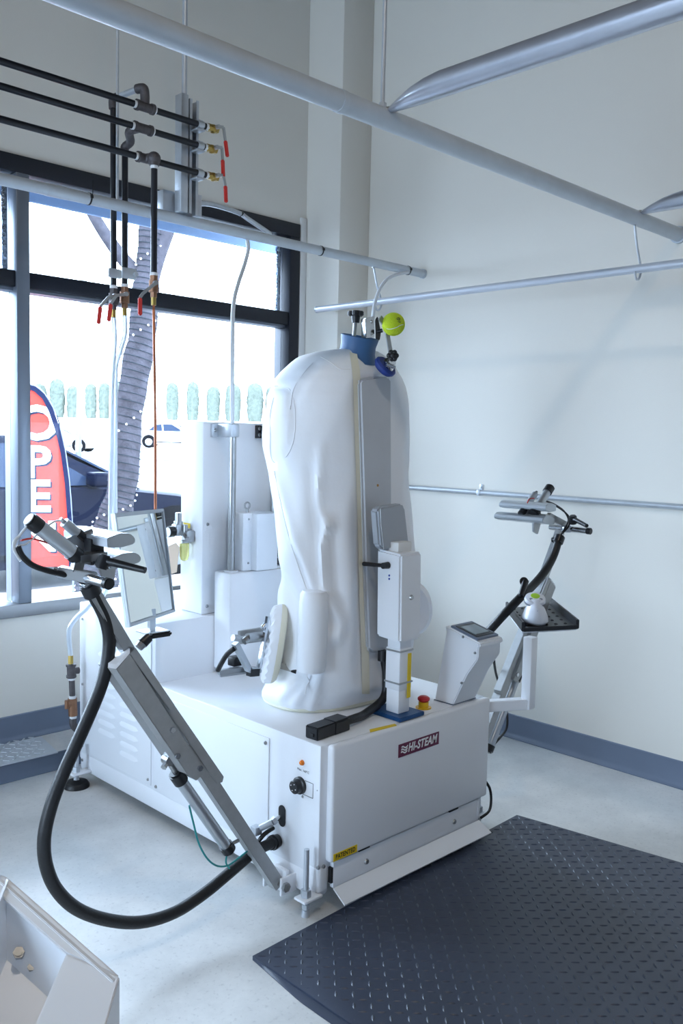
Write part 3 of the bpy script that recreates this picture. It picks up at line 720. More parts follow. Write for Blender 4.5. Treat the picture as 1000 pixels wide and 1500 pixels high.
# long grey pad
def padY(y): return 1.826-(y-555)/400*.040
outl = [(527, 560), (531, 554), (550, 551), (570, 552), (574, 557), (574.5, 700), (575, 860), (575, 948), (571, 955), (546, 957), (540, 951), (536, 860), (531.5, 700)]
pad = obj('long_pad', G().prism([PX(x, y, Y=padY(y)) for x, y in outl], (0, .030, 0), .007), 'pad_grey', mc, label='long grey vertical heated pad')
obj('pad_piping', G().tube([PX(x-.6, y, Y=padY(y)+.012) for x, y in ((527, 562), (529, 640), (531.5, 720), (534, 800), (536.5, 870), (540, 945))], .0022, 8), 'brown_edge', pad)
q = PX(553, 711, Y=padY(711)); obj('scorch_mark', G().cyl(q+V((0, .004, 0)), q+V((0, -.0012, 0)), .004, seg=10), 'brown_edge', pad)
# neck
nc0, nc1 = PX(522.5, 519, Y=1.905), PX(526, 495, Y=1.905); nax = V((0, -.22, 1)).normalized()
nk = thing('neck_clamp', None, None, nc0, parent=mc)
obj('neck_collar', G().lathe([(.064, -.022), (.060, -.010), (.054, .008), (.053, .028), (.057, .046), (.0575, .052), (.053, .054), (.047, .046), (.01, .044)], nc0, nax, 36), 'blue_collar', nk, label='blue rubber neck collar')
K = lambda x, y, Y=1.90: PX(x, y, Y=Y)
obj('knob_rod', G().cyl(K(518, 496), K(520.5, 468), .006, seg=14), 'steel', nk)
g = G(); kc = K(521, 462)
g.cyl(kc+V((0, 0, -.022)), kc+V((0, 0, .0)), .011, .014, seg=16)
for k in range(5):
    a = k*2*math.pi/5; g.cyl(kc+V((math.cos(a)*.015, math.sin(a)*.015, -.002)), kc+V((math.cos(a)*.015, math.sin(a)*.015, .012)), .010, seg=14, bev=.002)
g.cyl(kc+V((0, 0, -.002)), kc+V((0, 0, .014)), .013, seg=16)
obj('star_knob', g, 'black_plastic', nk)
obj('latch_plate', G().prism([K(535, 466, 1.86), K(548, 463, 1.86), K(549, 494, 1.86), K(536, 495, 1.86)], (.004, .024, 0), .002), 'chrome', nk)
for px in ((544, 471), (544, 489)): screw_at(K(*px, 1.86), (0, -1, 0), .005, .003, nk)
obj('latch_block', G().prism([K(549, 468, 1.87), K(553, 463, 1.87), K(558, 487, 1.87), K(556, 498, 1.87), K(550, 497, 1.87)], (.02, .02, 0), .002).cyl(K(552, 486, 1.855), K(560, 484, 1.84), .006), 'black_plastic', nk)
bar = G().beam(K(556, 465, 1.79), K(565, 478, 1.79), .016, .005).beam(K(565, 478, 1.79), K(573, 523, 1.79), .016, .004)
obj('handle_bar', bar, 'steel_brushed', nk)
bcn = PX(576, 475, Y=1.772)
ball = obj('tennis_ball', G().sph(bcn, .0335, 5), 'tennis', nk, label='yellow-green tennis ball on the clamp handle')
def onball(ang_r, ang_d, r=.0337):
    d = -fw; v = d+rt*math.tan(ang_r)-dn*math.tan(-ang_d)*1; return bcn+(d*math.cos(math.hypot(ang_r, ang_d))+rt*math.sin(ang_r)+dn*math.sin(ang_d)).normalized()*r
obj('ball_seam', G().tube([onball(-.75, .55), onball(-.3, .62), onball(.2, .48), onball(.6, .25), onball(.95, .15)], .0009, 6), 'logo_white', ball)
mk = G()
mk.tube([onball(.40+.17*math.cos(a), -.28+.11*math.sin(a), .0338) for a in [k*2*math.pi/14*.9+.4 for k in range(15)]], .0007, 6, 2)
mk.tube([onball(.30, -.22, .0338), onball(.42, -.36, .0338), onball(.50, -.22, .0338)], .0007, 6, 1)
for k, (a, b) in enumerate(((.32, .62), (.38, .60))):
    mk.tube([onball(a+(b-a)*t/4, -.06+.09*k, .0338) for t in range(5)], .0008, 6, 1)
obj('ball_mark', mk, 'ink', ball)
dd = PX(564, 537, Y=1.800)
obj('collar_pad', G().lathe([(.030, -.012), (.036, -.004), (.036, .004), (.030, .010)], dd, V((.1, -.75, .66)), 28), 'blue_pad', nk, label='dark blue round collar pad')
obj('spring_clamp', G().cyl(PX(570, 541, Y=1.785), PX(567, 527, Y=1.775), .013, .010, seg=14).cyl(PX(565, 534, Y=1.77), PX(578, 538, Y=1.76), .006, seg=12).box(PX(573, 530, Y=1.775)+V((-.012, -.008, -.008)), PX(573, 530, Y=1.775)+V((.012, .008, .008)), .002), 'chrome', nk)
g = G(); kc = PX(575, 521, Y=1.765)
for k in range(6):
    a = k*math.pi/3; g.sph(kc+(rt*math.cos(a)-dn*math.sin(a))*.010, .0085, 2)
g.sph(kc, .011, 2)
obj('clamp_knob', g, 'black_plastic', nk)

# ------------------------------------------------------------------ side paddles
def paddle(name, c, n, h, v, rh, rv, label, ruffle=.003):
    c, n, h, v = V(c), V(n).normalized(), V(h).normalized(), V(v).normalized()
    t = thing(name, None, None, c-V((0, 0, rv)), parent=mc); t['label'] = label
    R = []
    for k, (off, s) in enumerate(((-.012, .45), (-.020, .70), (-.023, .86), (-.016, .97), (-.004, 1.0), (.004, 1.0))):
        rf = ruffle*(1 if k < 4 else .2)
        R.append([c+n*(off+rf*math.sin(22*a))+h*math.cos(a)*rh*s+v*math.sin(a)*rv*s for a in [2*math.pi*i/96 for i in range(96)]])
    obj('elastic_cover', G().loft(R), 'nylon', t)
    R = []
    for off, s in ((.004, 1.002), (.012, .99), (.020, .93), (.024, .80), (.026, .4)):
        R.append([c+n*off+h*math.cos(a)*rh*s+v*math.sin(a)*rv*s for a in [2*math.pi*i/64 for i in range(64)]])
    obj('foam_face', G().loft(R), 'cream_foam', t)
    return t
pc = PX(402, 943, Y=1.975)
pt = paddle('press_paddle', pc, (.80, -.58, .06), (.58, .80, 0), (.14, -.05, 1), .062, .118, 'round padded paddle in a gathered white cover')
paddle('press_paddle', (2.245, 1.905, .715), (.80, .58, 0), (.58, -.80, 0), (-.08, 0, 1), .056, .088, 'round padded paddle half hidden behind the handle box', 0)
Q = lambda x, y, Y=2.03: PX(x, y, Y=Y)
obj('bracket_strut', G().beam(Q(344, 942), Q(364, 981), .016, .020).beam(Q(364, 981), Q(381, 981), .016, .020).beam(Q(380, 980), Q(394, 905), .016, .014), 'alu_cyl', pt)
obj('bracket_plate', G().prism([Q(351, 925, 2.05), Q(387, 919, 2.05), Q(385, 940, 2.05), Q(352, 944, 2.05)], (0, .012, 0), .002), 'steel_brushed', pt)
obj('air_cylinder', G().cyl(Q(362, 934, 2.02), Q(388, 931, 2.02), .013, seg=16).cyl(Q(345, 936, 2.02), Q(362, 934, 2.02), .006).cyl(Q(341, 934, 2.02), Q(350, 935, 2.02), .011, seg=6).cyl(Q(357, 940, 2.0), Q(362, 936, 2.0), .010), 'steel', pt)
obj('strut_shoe', G().beam(Q(364, 985), Q(377, 984), .022, .022), 'black_plastic', pt)
obj('lower_bar', G().beam(Q(320, 985, 2.08), Q(366, 978, 2.06), .014, .016).beam(Q(322, 990, 2.08), Q(366, 984, 2.05), .006, .010), 'alu_cyl', pt)
obj('joint_block', G().box(Q(344, 968, 2.08)+V((-.016, -.016, -.014)), Q(344, 968, 2.08)+V((.016, .016, .014)), .003), 'black_plastic', pt)
obj('paddle_hose', G().tube([Q(343, 950), Q(333, 958, 2.05), Q(325, 970, 2.06), Q(319, 982, 2.08)], .0075, 10), 'black_rubber', pt)
obj('back_lever', G().beam(Q(392, 903, 2.0), Q(380, 978, 2.0), .008, .010).cyl(Q(388, 915, 2.0), Q(384, 920, 2.0), .007), 'chrome', pt)
obj('cross_bar', G().beam(PX(408, 974, Y=1.97), PX(430, 981, Y=1.93), .018, .018), 'steel_brushed', pt); obj('bar_end', G().beam(PX(430, 981, Y=1.93), PX(436, 983, Y=1.915), .020, .020), 'black_plastic', pt)

# ------------------------------------------------------------------ sleeve clamp arms, built at the left and mirrored for the right
YA = 1.79
def A_(x, y, Y=YA): return PX(x, y, Y=Y)
def clamp_arm(side):
    MIRROR[0] = None if side == 'left' else XC
    mir = (lambda p: p) if side == 'left' else (lambda p: V((2*XC-p.x, p.y, p.z)))
    piv = A_(403, 1291)
    t = thing('sleeve_clamp_arm', None, None, mir(V((piv.x, piv.y, 0))), parent=mc)
    t['label'] = 'steel sleeve clamp arm leaning out over the %s' % ('open floor, with a looped hose' if side == 'left' else 'wall side, beside the tray')
    tip = A_(126, 851); cb = A_(192, 958)
    obj('lower_post', G().beam(piv+V((.006, 0, -.010)), A_(270, 1090), .034, .034, bev=.002), 'steel_brushed', t)
    obj('upper_post', G().beam(tip, A_(200, 975), .028, .028, bev=.002), 'steel', t)
    f = 1.762
    obj('slide_channel', G().prism([A_(170, 980, f), A_(190, 957, f), A_(301, 1131, f), A_(288, 1144, f), A_(274, 1134, f)], (0, .050, 0), .0015), 'steel_brushed', t)
    a, b, c, d = A_(158, 978, f+.012), A_(170, 980, f), A_(274, 1134, f), A_(262, 1130, f+.012)
    obj('channel_flange', G().prism([a, b, c, d], (0, .045, 0)), 'steel', t)
    obj('channel_cap', G().prism([A_(158, 978, f+.012), A_(170, 980, f), A_(190, 957, f), A_(182, 952, f+.05)], (.002, .002, .010)), 'white_paint', t)
    obj('slide_bar', G().prism([A_(190, 960, f+.008), A_(199, 950, f+.008), A_(255, 1032, f+.008), A_(328, 1138, f+.008), A_(326, 1146, f+.008), A_(318, 1148, f+.008), A_(297, 1118, f+.008)], (0, .030, 0), .001), 'steel_brushed', t)
    obj('cover_strip', G().prism([A_(190, 958, f), A_(199, 949, f), A_(256, 1033, f), A_(249, 1040, f)], (0, .012, 0), .001), 'steel_brushed', t)
    for px in ((252, 1069), (292, 1125), (259, 1107)): 
        q = A_(*px, f); obj('bolt', G().cyl(q, q+V((0, -.006, 0)), .0075, seg=6), 'chrome', t)
    for px in ((229, 1078), (250, 1106), (270, 1133)):
        q = A_(*px); obj('bolt', G().cyl(q, q+V((.016, 0, .012)), .007, seg=10), 'steel', t)
    # lever
    q = A_(203, 949)
    if side == 'right':
        MIRROR[0] = None; a_, b_ = PX(770, 850, Y=1.745), PX(762, 874, Y=1.73)
        obj('lever_handle', G().cyl(a_, b_, .012, .009, seg=14, bev=.003).cyl(a_+V((-.012, 0, -.002)), a_+V((.03, .03, -.014)), .015, .013, seg=14, bev=.003), 'black_plastic', t); MIRROR[0] = XC
    else: obj('lever_stud', G().cyl(q, A_(208, 943), .010, .012, seg=14), 'steel', t)
    if side == 'left': obj('lever_handle', G().cyl(A_(207, 944), A_(219, 932), .013, .012, seg=14, bev=.003).beam(A_(219, 932), A_(250, 927), .013, .016, bev=.004), 'black_plastic', t)
    # gas cylinder
    c0, c1 = A_(262, 1140), A_(331, 1239)
    gc = obj('air_cylinder', G().cyl(c0, c1, .0155, seg=22), 'alu_cyl', t)
    obj('rod_eye', G().cyl(A_(246, 1114), A_(261, 1138), .007).cyl(A_(246, 1113)+V((0, -.012, 0)), A_(246, 1113)+V((0, .012, 0)), .013, seg=18).cyl(A_(236, 1123)+V((0, -.01, 0)), A_(246, 1113), .008, seg=6), 'steel', gc)
    dv = (c1-c0).normalized()
    obj('cylinder_cap', G().cyl(c0-dv*.022, c0+dv*.016, .0185, seg=20, bev=.004), 'black_plastic', gc); obj('cylinder_cap', G().cyl(c1-dv*.008, c1+dv*.022, .0185, seg=20, bev=.004), 'black_plastic', gc)
    obj('cylinder_pin', G().cyl(A_(337, 1237), A_(349, 1231), .005).cyl(A_(332, 1250), A_(334, 1246), .006), 'steel', gc)
    # pivot
    obj('pivot_bracket', G().box((piv.x+.012, piv.y-.03, piv.z-.03), (piv.x+.026, piv.y+.03, piv.z+.035), .003).box((piv.x+.02, piv.y-.028, piv.z-.028), (XL+.002, piv.y+.028, piv.z-.018)).box((piv.x-.012, piv.y-.04, piv.z-.025), (XL+.002, piv.y-.032, piv.z+.025), .002).box((piv.x-.012, piv.y+.032, piv.z-.025), (XL+.002, piv.y+.04, piv.z+.025), .002), 'white_paint', t)
    obj('pivot_bolt', G().cyl((piv.x, piv.y-.052, piv.z), (piv.x, piv.y+.046, piv.z), .0065).cyl((piv.x, piv.y-.050, piv.z), (piv.x, piv.y-.040, piv.z), .013, seg=6), 'steel', t)
    # clamp head
    sh = V((0, 0, 0)) if side == 'left' else V((.115, -.01, .008))
    shc = V((0, 0, 0)) if side == 'left' else V((.235, -.01, .012))
    hd = tip
    obj('head_block', G().beam(hd+V((-.055, .02, .024)), hd+V((.004, -.035, .010)), .030, .024, up=(0, 0, 1), bev=.002), 'alu_cyl', t)
    obj('head_bolt', G().cyl(hd+V((-.062, .026, .026)), hd+V((-.045, .012, .022)), .009, seg=8), 'chrome', t)
    obj('head_rod', G().cyl(hd+V((-.012, .05, .012)), hd+V((-.012, -.105, .010)), .0115, seg=18), 'chrome', t)
    obj('rod_cap', G().cyl(hd+V((-.012, -.105, .010)), hd+V((-.012, -.122, .010)), .0125, seg=18, bev=.002), 'black_plastic', t)
    obj('head_link', G().beam(hd+V((-.03, -.01, .02)), A_(116, 816)+sh, .024, .014).beam(A_(112, 818)+sh, A_(150, 812)+sh, .016, .045), 'steel', t)
    b0, b1 = A_(56, 771)+shc, A_(106, 810)+shc
    k0, k1 = (b0, b1) if side == 'left' else (b1+V((-.09, 0, .075)), b1+V((-.02, 0, .012)))
    dv = (k1-k0).normalized()
    cy = obj('clamp_cylinder', G().cyl(k0, k1, .0165 if side == 'left' else .0145, seg=22), 'alu_cyl', t)
    obj('cylinder_cap', G().cyl(k0-dv*.026, k0+dv*.006, .0175, seg=20, bev=.003), 'black_plastic', cy); obj('cap_end', G().cyl(k0-dv*.028, k0-dv*.024, .014, seg=18), 'white_trim', cy)
    obj('cylinder_cap', G().cyl(k1-dv*.006, k1+dv*.020, .0185, seg=20, bev=.003), 'black_plastic', cy)
    s0, s1 = A_(94, 765, 1.84)+shc, A_(114, 782, 1.84)+shc
    if side == 'right': s0, s1 = k0+V((.01, .045, -.01)), k1+V((.01, .045, -.005))
    dv = (s1-s0).normalized()
    cy2 = obj('small_cylinder', G().cyl(s0, s1, .0115, seg=18), 'alu_cyl', t); obj('cylinder_cap', G().cyl(s1-dv*.005, s1+dv*.022, .0135, seg=18, bev=.002), 'black_plastic', cy2); obj('air_fitting', G().cyl(s0-dv*.012, s0, .005), 'steel', cy2)
    # jaws: rounded bars running front to back
    def jaw(x0, z0, x1, z1, ya, yb, nm):
        d = V((x1-x0, 0, z1-z0)); L = d.length; d.normalize(); nn = V((-d.z, 0, d.x)); P = []
        for u, w in ((0, -.008), (0, .013), (L*.45, .020), (L*.8, .017), (L*.97, .007), (L, -.002), (L*.94, -.008), (L*.5, -.012)):
            P.append(V((x0, ya, z0))+d*u+nn*w+sh)
        obj(nm, G().prism(P, (0, yb-ya, 0), .002), 'alu_cyl', t)
    jaw(1.005, 1.030, 1.075, 1.034, 1.735, 1.935, 'upper_jaw'); jaw(1.010, .982, 1.090, .992, 1.735, 1.945, 'lower_jaw')
    obj('jaw_block', G().box(V((1.0, 1.80, .975))+sh, V((1.035, 1.87, 1.035))+sh, .004), 'black_plastic', t)
    obj('jaw_plate', G().prism([V((.955, 1.83, 1.035))+sh, V((1.02, 1.83, 1.055))+sh, V((1.04, 1.83, 1.02))+sh, V((.985, 1.83, 1.0))+sh], (0, .012, 0), .001).prism([V((1.01, 1.79, .985))+sh, V((1.06, 1.79, .985))+sh, V((1.055, 1.79, .945))+sh, V((1.03, 1.79, .935))+sh], (0, .010, 0), .001), 'steel', t)
    q = hd+V((.010, -.055, .040))
    obj('head_lever', G().cyl(q+V((-.006, -.002, -.006)), q+V((.004, -.004, .024)), .016, .014, seg=16, bev=.003).cyl(q+V((0, -.004, .012)), q+V((.050, -.090, -.004)), .0095, .007, seg=12), 'black_plastic', t)
    MIRROR[0] = None
    return t
la = clamp_arm('left'); ra = clamp_arm('right')
# left arm hoses
hp_ = [A_(133, 862), A_(142, 880), A_(154, 905), A_(160, 935), A_(157, 970), A_(148, 1005), A_(132, 1045), A_(112, 1090), A_(92, 1135), A_(75, 1180), A_(65, 1225), A_(67, 1265), A_(82, 1302), A_(112, 1331), A_(155, 1347), A_(205, 1351), A_(255, 1337), A_(300, 1308), A_(340, 1275, 1.80), A_(372, 1248, 1.82), PX(398, 1235, X=XL-.03)]
obj('black_hose', G().tube(hp_, .0150, 16, 5), 'black_rubber', la, label='thick black ribbed hose hanging in a wide loop')
q0, q1 = PX(396, 1236, X=XL-.034), PX(407, 1231, X=XL)
obj('hose_gland', G().cyl(q0, q1, .018, seg=20).cyl(q0+(q1-q0)*.3, q0+(q1-q0)*.5, .021, seg=20), 'black_plastic', la)
obj('hose_cuff', G().cyl(A_(128, 855), A_(137, 872), .021, seg=18, bev=.003).cyl(A_(142, 858), A_(136, 862), .012), 'black_plastic', la)
obj('cable_bundle', G().tube([A_(132, 862), A_(118, 850), A_(95, 842), A_(70, 836), A_(48, 828), A_(33, 815), A_(26, 800)], .0065, 10), 'black_rubber', la)
obj('cable_loop', G().tube([A_(30, 822), A_(22, 808), A_(22, 795), A_(32, 780), A_(42, 768), A_(48, 765)], .003, 8).tube([A_(28, 818), A_(20, 805), A_(21, 792), A_(30, 784)], .003, 8).tube([A_(24, 800), A_(40, 796), A_(60, 778), A_(80, 764), A_(92, 763, 1.84)], .0022, 8), 'white_hose', la)
obj('red_wire', G().tube([A_(30, 792), A_(45, 789), A_(62, 793), A_(80, 799)], .002, 8), 'red_grip', la)
obj('teal_air_line', G().tube([A_(277, 1180), A_(283, 1205), A_(291, 1235), A_(303, 1257), A_(317, 1268), A_(333, 1268), A_(348, 1258), A_(362, 1247)], .0026, 8).tube([A_(332, 1252), A_(331, 1264), A_(336, 1272)], .0024, 8), 'teal_tube', la)
# rod and clevis through the slot
cv = thing('push_rod', None, None, PX(405, 1200, X=XL-.02), parent=mc)
obj('rod', G().cyl(PX(398, 1205, X=XL-.03), PX(415, 1193, X=XL+.01), .006), 'chrome', cv)
obj('clevis', G().cyl(PX(399, 1204, X=XL-.03), PX(404, 1200, X=XL-.02), .011, seg=6).cyl(PX(381, 1213, X=XL-.055), PX(399, 1204, X=XL-.03), .0095).box(PX(375, 1216, X=XL-.06)+V((-.012, -.012, -.012)), PX(375, 1216, X=XL-.06)+V((.012, .012, .012)), .002), 'galv', cv)
obj('rubber_sheath', G().tube([A_(368, 1248, 1.85), A_(385, 1224, 1.83), PX(400, 1213, X=XL-.012)], .006, 10), 'black_rubber', cv)
# right arm hose
def Rr(x, y, Y=1.79): return PX(x, y, Y=Y)
obj('black_hose', G().tube([Rr(818, 790, 1.76), Rr(810, 815, 1.76), Rr(797, 838, 1.76), Rr(780, 858, 1.76), Rr(762, 875, 1.75), Rr(740, 898, 1.76), Rr(718, 922, 1.80), Rr(695, 945, 1.86)], .0150, 16), 'black_rubber', ra, label='black hose clipped along the arm')
obj('hose_cuff', G().cyl(Rr(816, 796, 1.76), Rr(820, 785, 1.76), .020, seg=18, bev=.003).cyl(Rr(809, 791, 1.78), Rr(816, 790, 1.76), .010), 'black_plastic', ra)
obj('cable_loop', G().tube([Rr(820, 785, 1.76), Rr(829, 771, 1.76), Rr(832, 760, 1.77), Rr(825, 748, 1.78), Rr(810, 738, 1.79), Rr(796, 733, 1.79)], .0035, 8).tube([Rr(822, 783, 1.76), Rr(833, 770, 1.75), Rr(833, 757, 1.76), Rr(820, 745, 1.77), Rr(800, 734, 1.79)], .003, 8), 'black_rubber', ra)
obj('red_wire', G().tube([Rr(772, 737), Rr(775, 731), Rr(782, 730)], .002, 8), 'red_grip', ra)

# drain pipework at the rear left foot
dp = thing('drain_pipework', 'grey and bronze pipe fittings rising beside the cabinet rear left corner', 'pipe fittings', (1.535, 2.93, .10))
YD = 2.90
D_ = lambda x, y: PX(x, y, Y=YD)
obj('brass_nipple', G().cyl(D_(103.5, 972), D_(103.5, 960), .010, seg=6), 'brass', dp)
obj('tee', G().cyl(D_(104.5, 993), D_(104, 973), .015, seg=18).cyl(D_(104.5, 992), D_(104.4, 989), .018).cyl(D_(104, 976), D_(104, 973), .018).cyl(D_(105, 983), D_(115, 982), .012), 'iron_fitting', dp)
obj('pipe', G().cyl(D_(106, 1024), D_(105, 993), .0105), 'iron_fitting', dp)
obj('thread_tape', G().cyl(D_(106, 1023), D_(106, 1019), .0125).cyl(D_(105, 996), D_(105, 993), .0125).cyl(D_(107, 1052), D_(107, 1048), .0125), 'ptfe', dp)
obj('check_valve', G().cyl(D_(107, 1048), D_(106, 1023), .016, seg=18).cyl(D_(107, 1029), D_(98, 1031), .014, seg=16).cyl(D_(98, 1026), D_(98, 1038), .008), 'bronze', dp)
obj('elbow', G().tube([D_(107, 1052), D_(107, 1060), D_(111, 1067), D_(120, 1070)], .013, 12), 'iron_fitting', dp)
# ------------------------------------------------------------------ overhead garment rails
ZB, YBT = 2.037, 1.514
t = thing('overhead_tube', 'thick painted steel tube crossing the room overhead into the right wall', 'tube', (1.0, YBT, ZB))
obj('tube', G().cyl((-2.6, YBT, ZB), (XR-.004, YBT, ZB), .0245, seg=28), 'rail_paint', t)
q = PX(498, 147, Y=YBT); obj('weld_collar', G().cyl((q.x-.008, YBT, ZB), (q.x+.008, YBT, ZB), .0258, seg=28), 'rail_paint', t)
obj('wall_flange', G().cyl((XR-.012, YBT, ZB), (XR, YBT, ZB), .031, seg=24), 'rail_paint', t)
def cross_tube(x, label, y1):
    t = thing('cross_tube', label, 'tube', (x, YBT, ZB+.03), 'overhead cross tubes')
    zc = ZB+.036; R = []
    for s, k in ((0, .05), (.02, .24), (.05, .48), (.09, .74), (.13, .91), (.17, 1), (.18, 1)):
        R.append([V((x+math.cos(a)*.0285*min(1, k+.15), YBT-.004-s, zc-.026+.026*k+math.sin(a)*.0285*k)) for a in [2*math.pi*i/28 for i in range(28)]])
    R.append([V((x+math.cos(a)*.0285, y1, zc+math.sin(a)*.0285)) for a in [2*math.pi*i/28 for i in range(28)]])
    obj('tube', G().loft(R), 'tube_metal', t)
    obj('end_bolt', G().cyl((x, YBT-.012, zc-.03), (x, YBT-.012, zc-.012), .006, seg=6), 'steel', t)
cross_tube(PX(563, 163, Y=YBT).x, 'metallic cross tube joined to the thick overhead tube beside its hanger rod', -3.58)
cross_tube(PX(932, 315, Y=YBT).x, 'metallic cross tube meeting the thick overhead tube close to the right wall', -3.58)
q = PX(560, 155, Y=YBT)
t = thing('hanger_rod', 'thin vertical rod holding the thick overhead tube from above', 'rod', (q.x, YBT, ZB), 'vertical hanger rods')
obj('rod', G().cyl((q.x, YBT, ZB+.02), (q.x, YBT, CEIL), .0055, seg=12), 'galv', t); obj('end_nut', G().cyl((q.x, YBT, ZB+.022), (q.x, YBT, ZB+.034), .010, seg=6), 'galv', t)
YA2 = 2.728
t = thing('grey_pipe', 'grey painted pipe with black cable ties running level in front of the window', 'pipe', (1.0, YA2, ZB))
obj('pipe', G().cyl((-2.6, YA2, ZB-.002), (XR-.004, YA2, ZB-.002), .0190, seg=26), 'rail_paint', t)
obj('end_cap', G().cyl((XR-.01, YA2, ZB-.002), (XR, YA2, ZB-.002), .0215, seg=24), 'rail_paint', t)
obj('coupling', G().cyl((1.36, YA2, ZB-.002), (1.43, YA2, ZB-.002), .0200, seg=26), 'rail_paint', t)
for px in ((130, 286), (469, 369), (597, 395)):
    q = PX(*px, Y=YA2); obj('cable_tie', G().cyl((q.x-.0025, YA2, ZB-.002), (q.x+.0025, YA2, ZB-.002), .0208, seg=24).box((q.x-.004, YA2-.024, ZB-.004), (q.x+.004, YA2-.018, ZB+.006)), 'black_plastic', t)
q = PX(131, 268, Y=YA2); obj('tie_tail', G().tube([(q.x, YA2-.02, ZB+.004), (q.x+.001, YA2-.02, ZB+.03), (q.x+.004, YA2-.015, ZB+.055)], .0018, 6), 'black_plastic', t)
q = PX(50, 262, Y=YA2+.02); obj('thin_conduit', G().cyl((-2.6, YA2+.022, ZB+.012), (PX(135, 275, Y=YA2).x, YA2+.022, ZB+.012), .010, seg=14), 'frame_alu', t)
# hanging rail and its two hooks
XH, ZH = 2.902, 1.872
r0y = PX(465, 454.5, X=XH).y
t = thing('garment_rail', 'slim bright garment rail hung on wire hooks in front of the right wall', 'rail', (XH, r0y, ZH))
obj('rail', G().cyl((XH, r0y, ZH), (XH, -3.5, ZH), .0150, seg=22), 'rail_bright', t); obj('end_plug', G().cyl((XH, r0y, ZH), (XH, r0y+.006, ZH), .0160, seg=20), 'galv', t)
for yy, tx, lab in ((YA2, PX(547, 391, Y=YA2).x, 'wire hook hanging the slim rail from the grey pipe near the corner'), (YBT, PX(929, 328, Y=YBT).x, 'wire hook hanging the slim rail from the thick overhead tube')):
    zt_ = ZB-.018
    t = thing('rail_hook', lab, 'hook', (tx, yy, ZH), 'rail hooks')
    P = [(tx, yy, zt_), ((tx+XH)/2+.006, yy, (zt_+ZH)/2), (XH+.020, yy, ZH+.01), (XH+.021, yy, ZH-.010), (XH+.010, yy, ZH-.032), (XH-.008, yy, ZH-.034), (XH-.020, yy, ZH-.012)]
    obj('hook_wire', G().tube(P, .0042, 8), 'galv', t); obj('hook_ring', G().cyl((tx, yy, zt_-.006), (tx, yy, zt_+.004), .007, seg=10), 'galv', t)
# conduit on the right wall
t = thing('wall_conduit', 'slim metal conduit running level along the right wall', 'conduit', (XR-.014, 2, 1.048))
obj('conduit', G().cyl((XR-.014, YP-.01, 1.050), (XR-.014, -3.5, 1.046), .0115, seg=18), 'galv', t)
for yy in (2.357, .6, -1.4): obj('strap', G().box((XR-.028, yy-.008, 1.035), (XR-.001, yy+.008, 1.062), .003).box((XR-.003, yy-.010, 1.060), (XR, yy+.010, 1.085), .001).cyl((XR-.003, yy, 1.073), (XR-.007, yy, 1.073), .004), 'galv', t)

# ------------------------------------------------------------------ black pipe runs
YPp = 2.66; YDp = 2.80; RP = .0108
def valve_handle(parent, p, elbow, tip0, tip1, name='valve_handle'):
    h = obj(name, G().cyl(p, p+(elbow-p)*.0001+V((0, -.012, 0)), .008, seg=8).beam(p+V((0, -.01, 0)), elbow, .010, .004).beam(elbow, tip0, .010, .004), 'steel', parent)
    obj('red_grip', G().beam(tip0, tip1, .014, .010, bev=.003), 'red_grip', h, label='red grip')
S = lambda x, y, Y=YPp: PX(x, y, Y=Y)
def pipe_run(lab, zref, tee_px, endx, valve_px, grip):
    z = S(*zref).z; x1 = S(endx, zref[1]).x
    t = thing('black_pipe_run', lab, 'pipe', (1.6, YPp, z), 'black pipe runs')
    tx = S(*tee_px).x
    obj('pipe', G().cyl((-2.6, YPp, z), (tx-.03, YPp, z), RP, seg=18), 'black_pipe', t); obj('pipe', G().cyl((tx+.03, YPp, z), (x1, YPp, z), RP, seg=18), 'black_pipe', t)
    obj('thread_tape', G().cyl((tx-.042, YPp, z), (tx-.032, YPp, z), .0125).cyl((tx+.032, YPp, z), (tx+.042, YPp, z), .0125).cyl((x1-.006, YPp, z), (x1+.004, YPp, z), .0125), 'ptfe', t)
    obj('tee', G().cyl((tx-.034, YPp, z), (tx+.034, YPp, z), .0155, seg=20).cyl((tx-.034, YPp, z), (tx-.024, YPp, z), .018, seg=20).cyl((tx+.024, YPp, z), (tx+.034, YPp, z), .018, seg=20), 'iron_fitting', t)
    vb = obj('end_valve', G().cyl((x1+.002, YPp, z), (x1+.016, YPp, z), .014, seg=6).sph((x1+.026, YPp, z), .016, 2).cyl((x1+.03, YPp, z), (x1+.046, YPp, z), .013, seg=6).cyl((x1+.026, YPp-.012, z), (x1+.026, YPp-.03, z), .007), 'brass', t)
    a = V((x1+.026, YPp-.024, z)); g0, g1 = S(*grip[0], YPp-.03), S(*grip[1], YPp-.03)
    valve_handle(vb, a, V((x1+.048, YPp-.032, z+.004)), g0, g1)
    return t, tx, z
# positions along the runs
p1, tx1, z1 = pipe_run('uppermost of the three level black pipes, with a looped-over elbow', (300, 185), (212, 155), 303, None, ((330, 206), (333, 230)))
e = V((tx1-.006, YPp, z1+.062)); bk = V((PX(166, 155, Y=YDp).x, YDp, z1+.052))
obj('elbow', G().tube([(tx1, YPp, z1+.006), (tx1, YPp, z1+.04), (tx1-.003, YPp+.004, z1+.060), (tx1-.012, YPp+.030, z1+.062)], .0155, 14), 'iron_fitting', p1)
obj('nipple_pipe', G().cyl(V((tx1-.010, YPp+.028, z1+.062)), bk, RP*.95, seg=16), 'galv', p1)
obj('thread_tape', G().cyl((tx1, YPp, z1+.024), (tx1, YPp, z1+.032), .0135), 'ptfe', p1)
x = bk.x; zb = PX(168, 418, Y=YDp).z
obj('elbow', G().tube([bk+V((.004, -.02, 0)), bk+V((0, 0, -.004)), bk+V((0, 0, -.034))], .0155, 14), 'iron_fitting', p1)
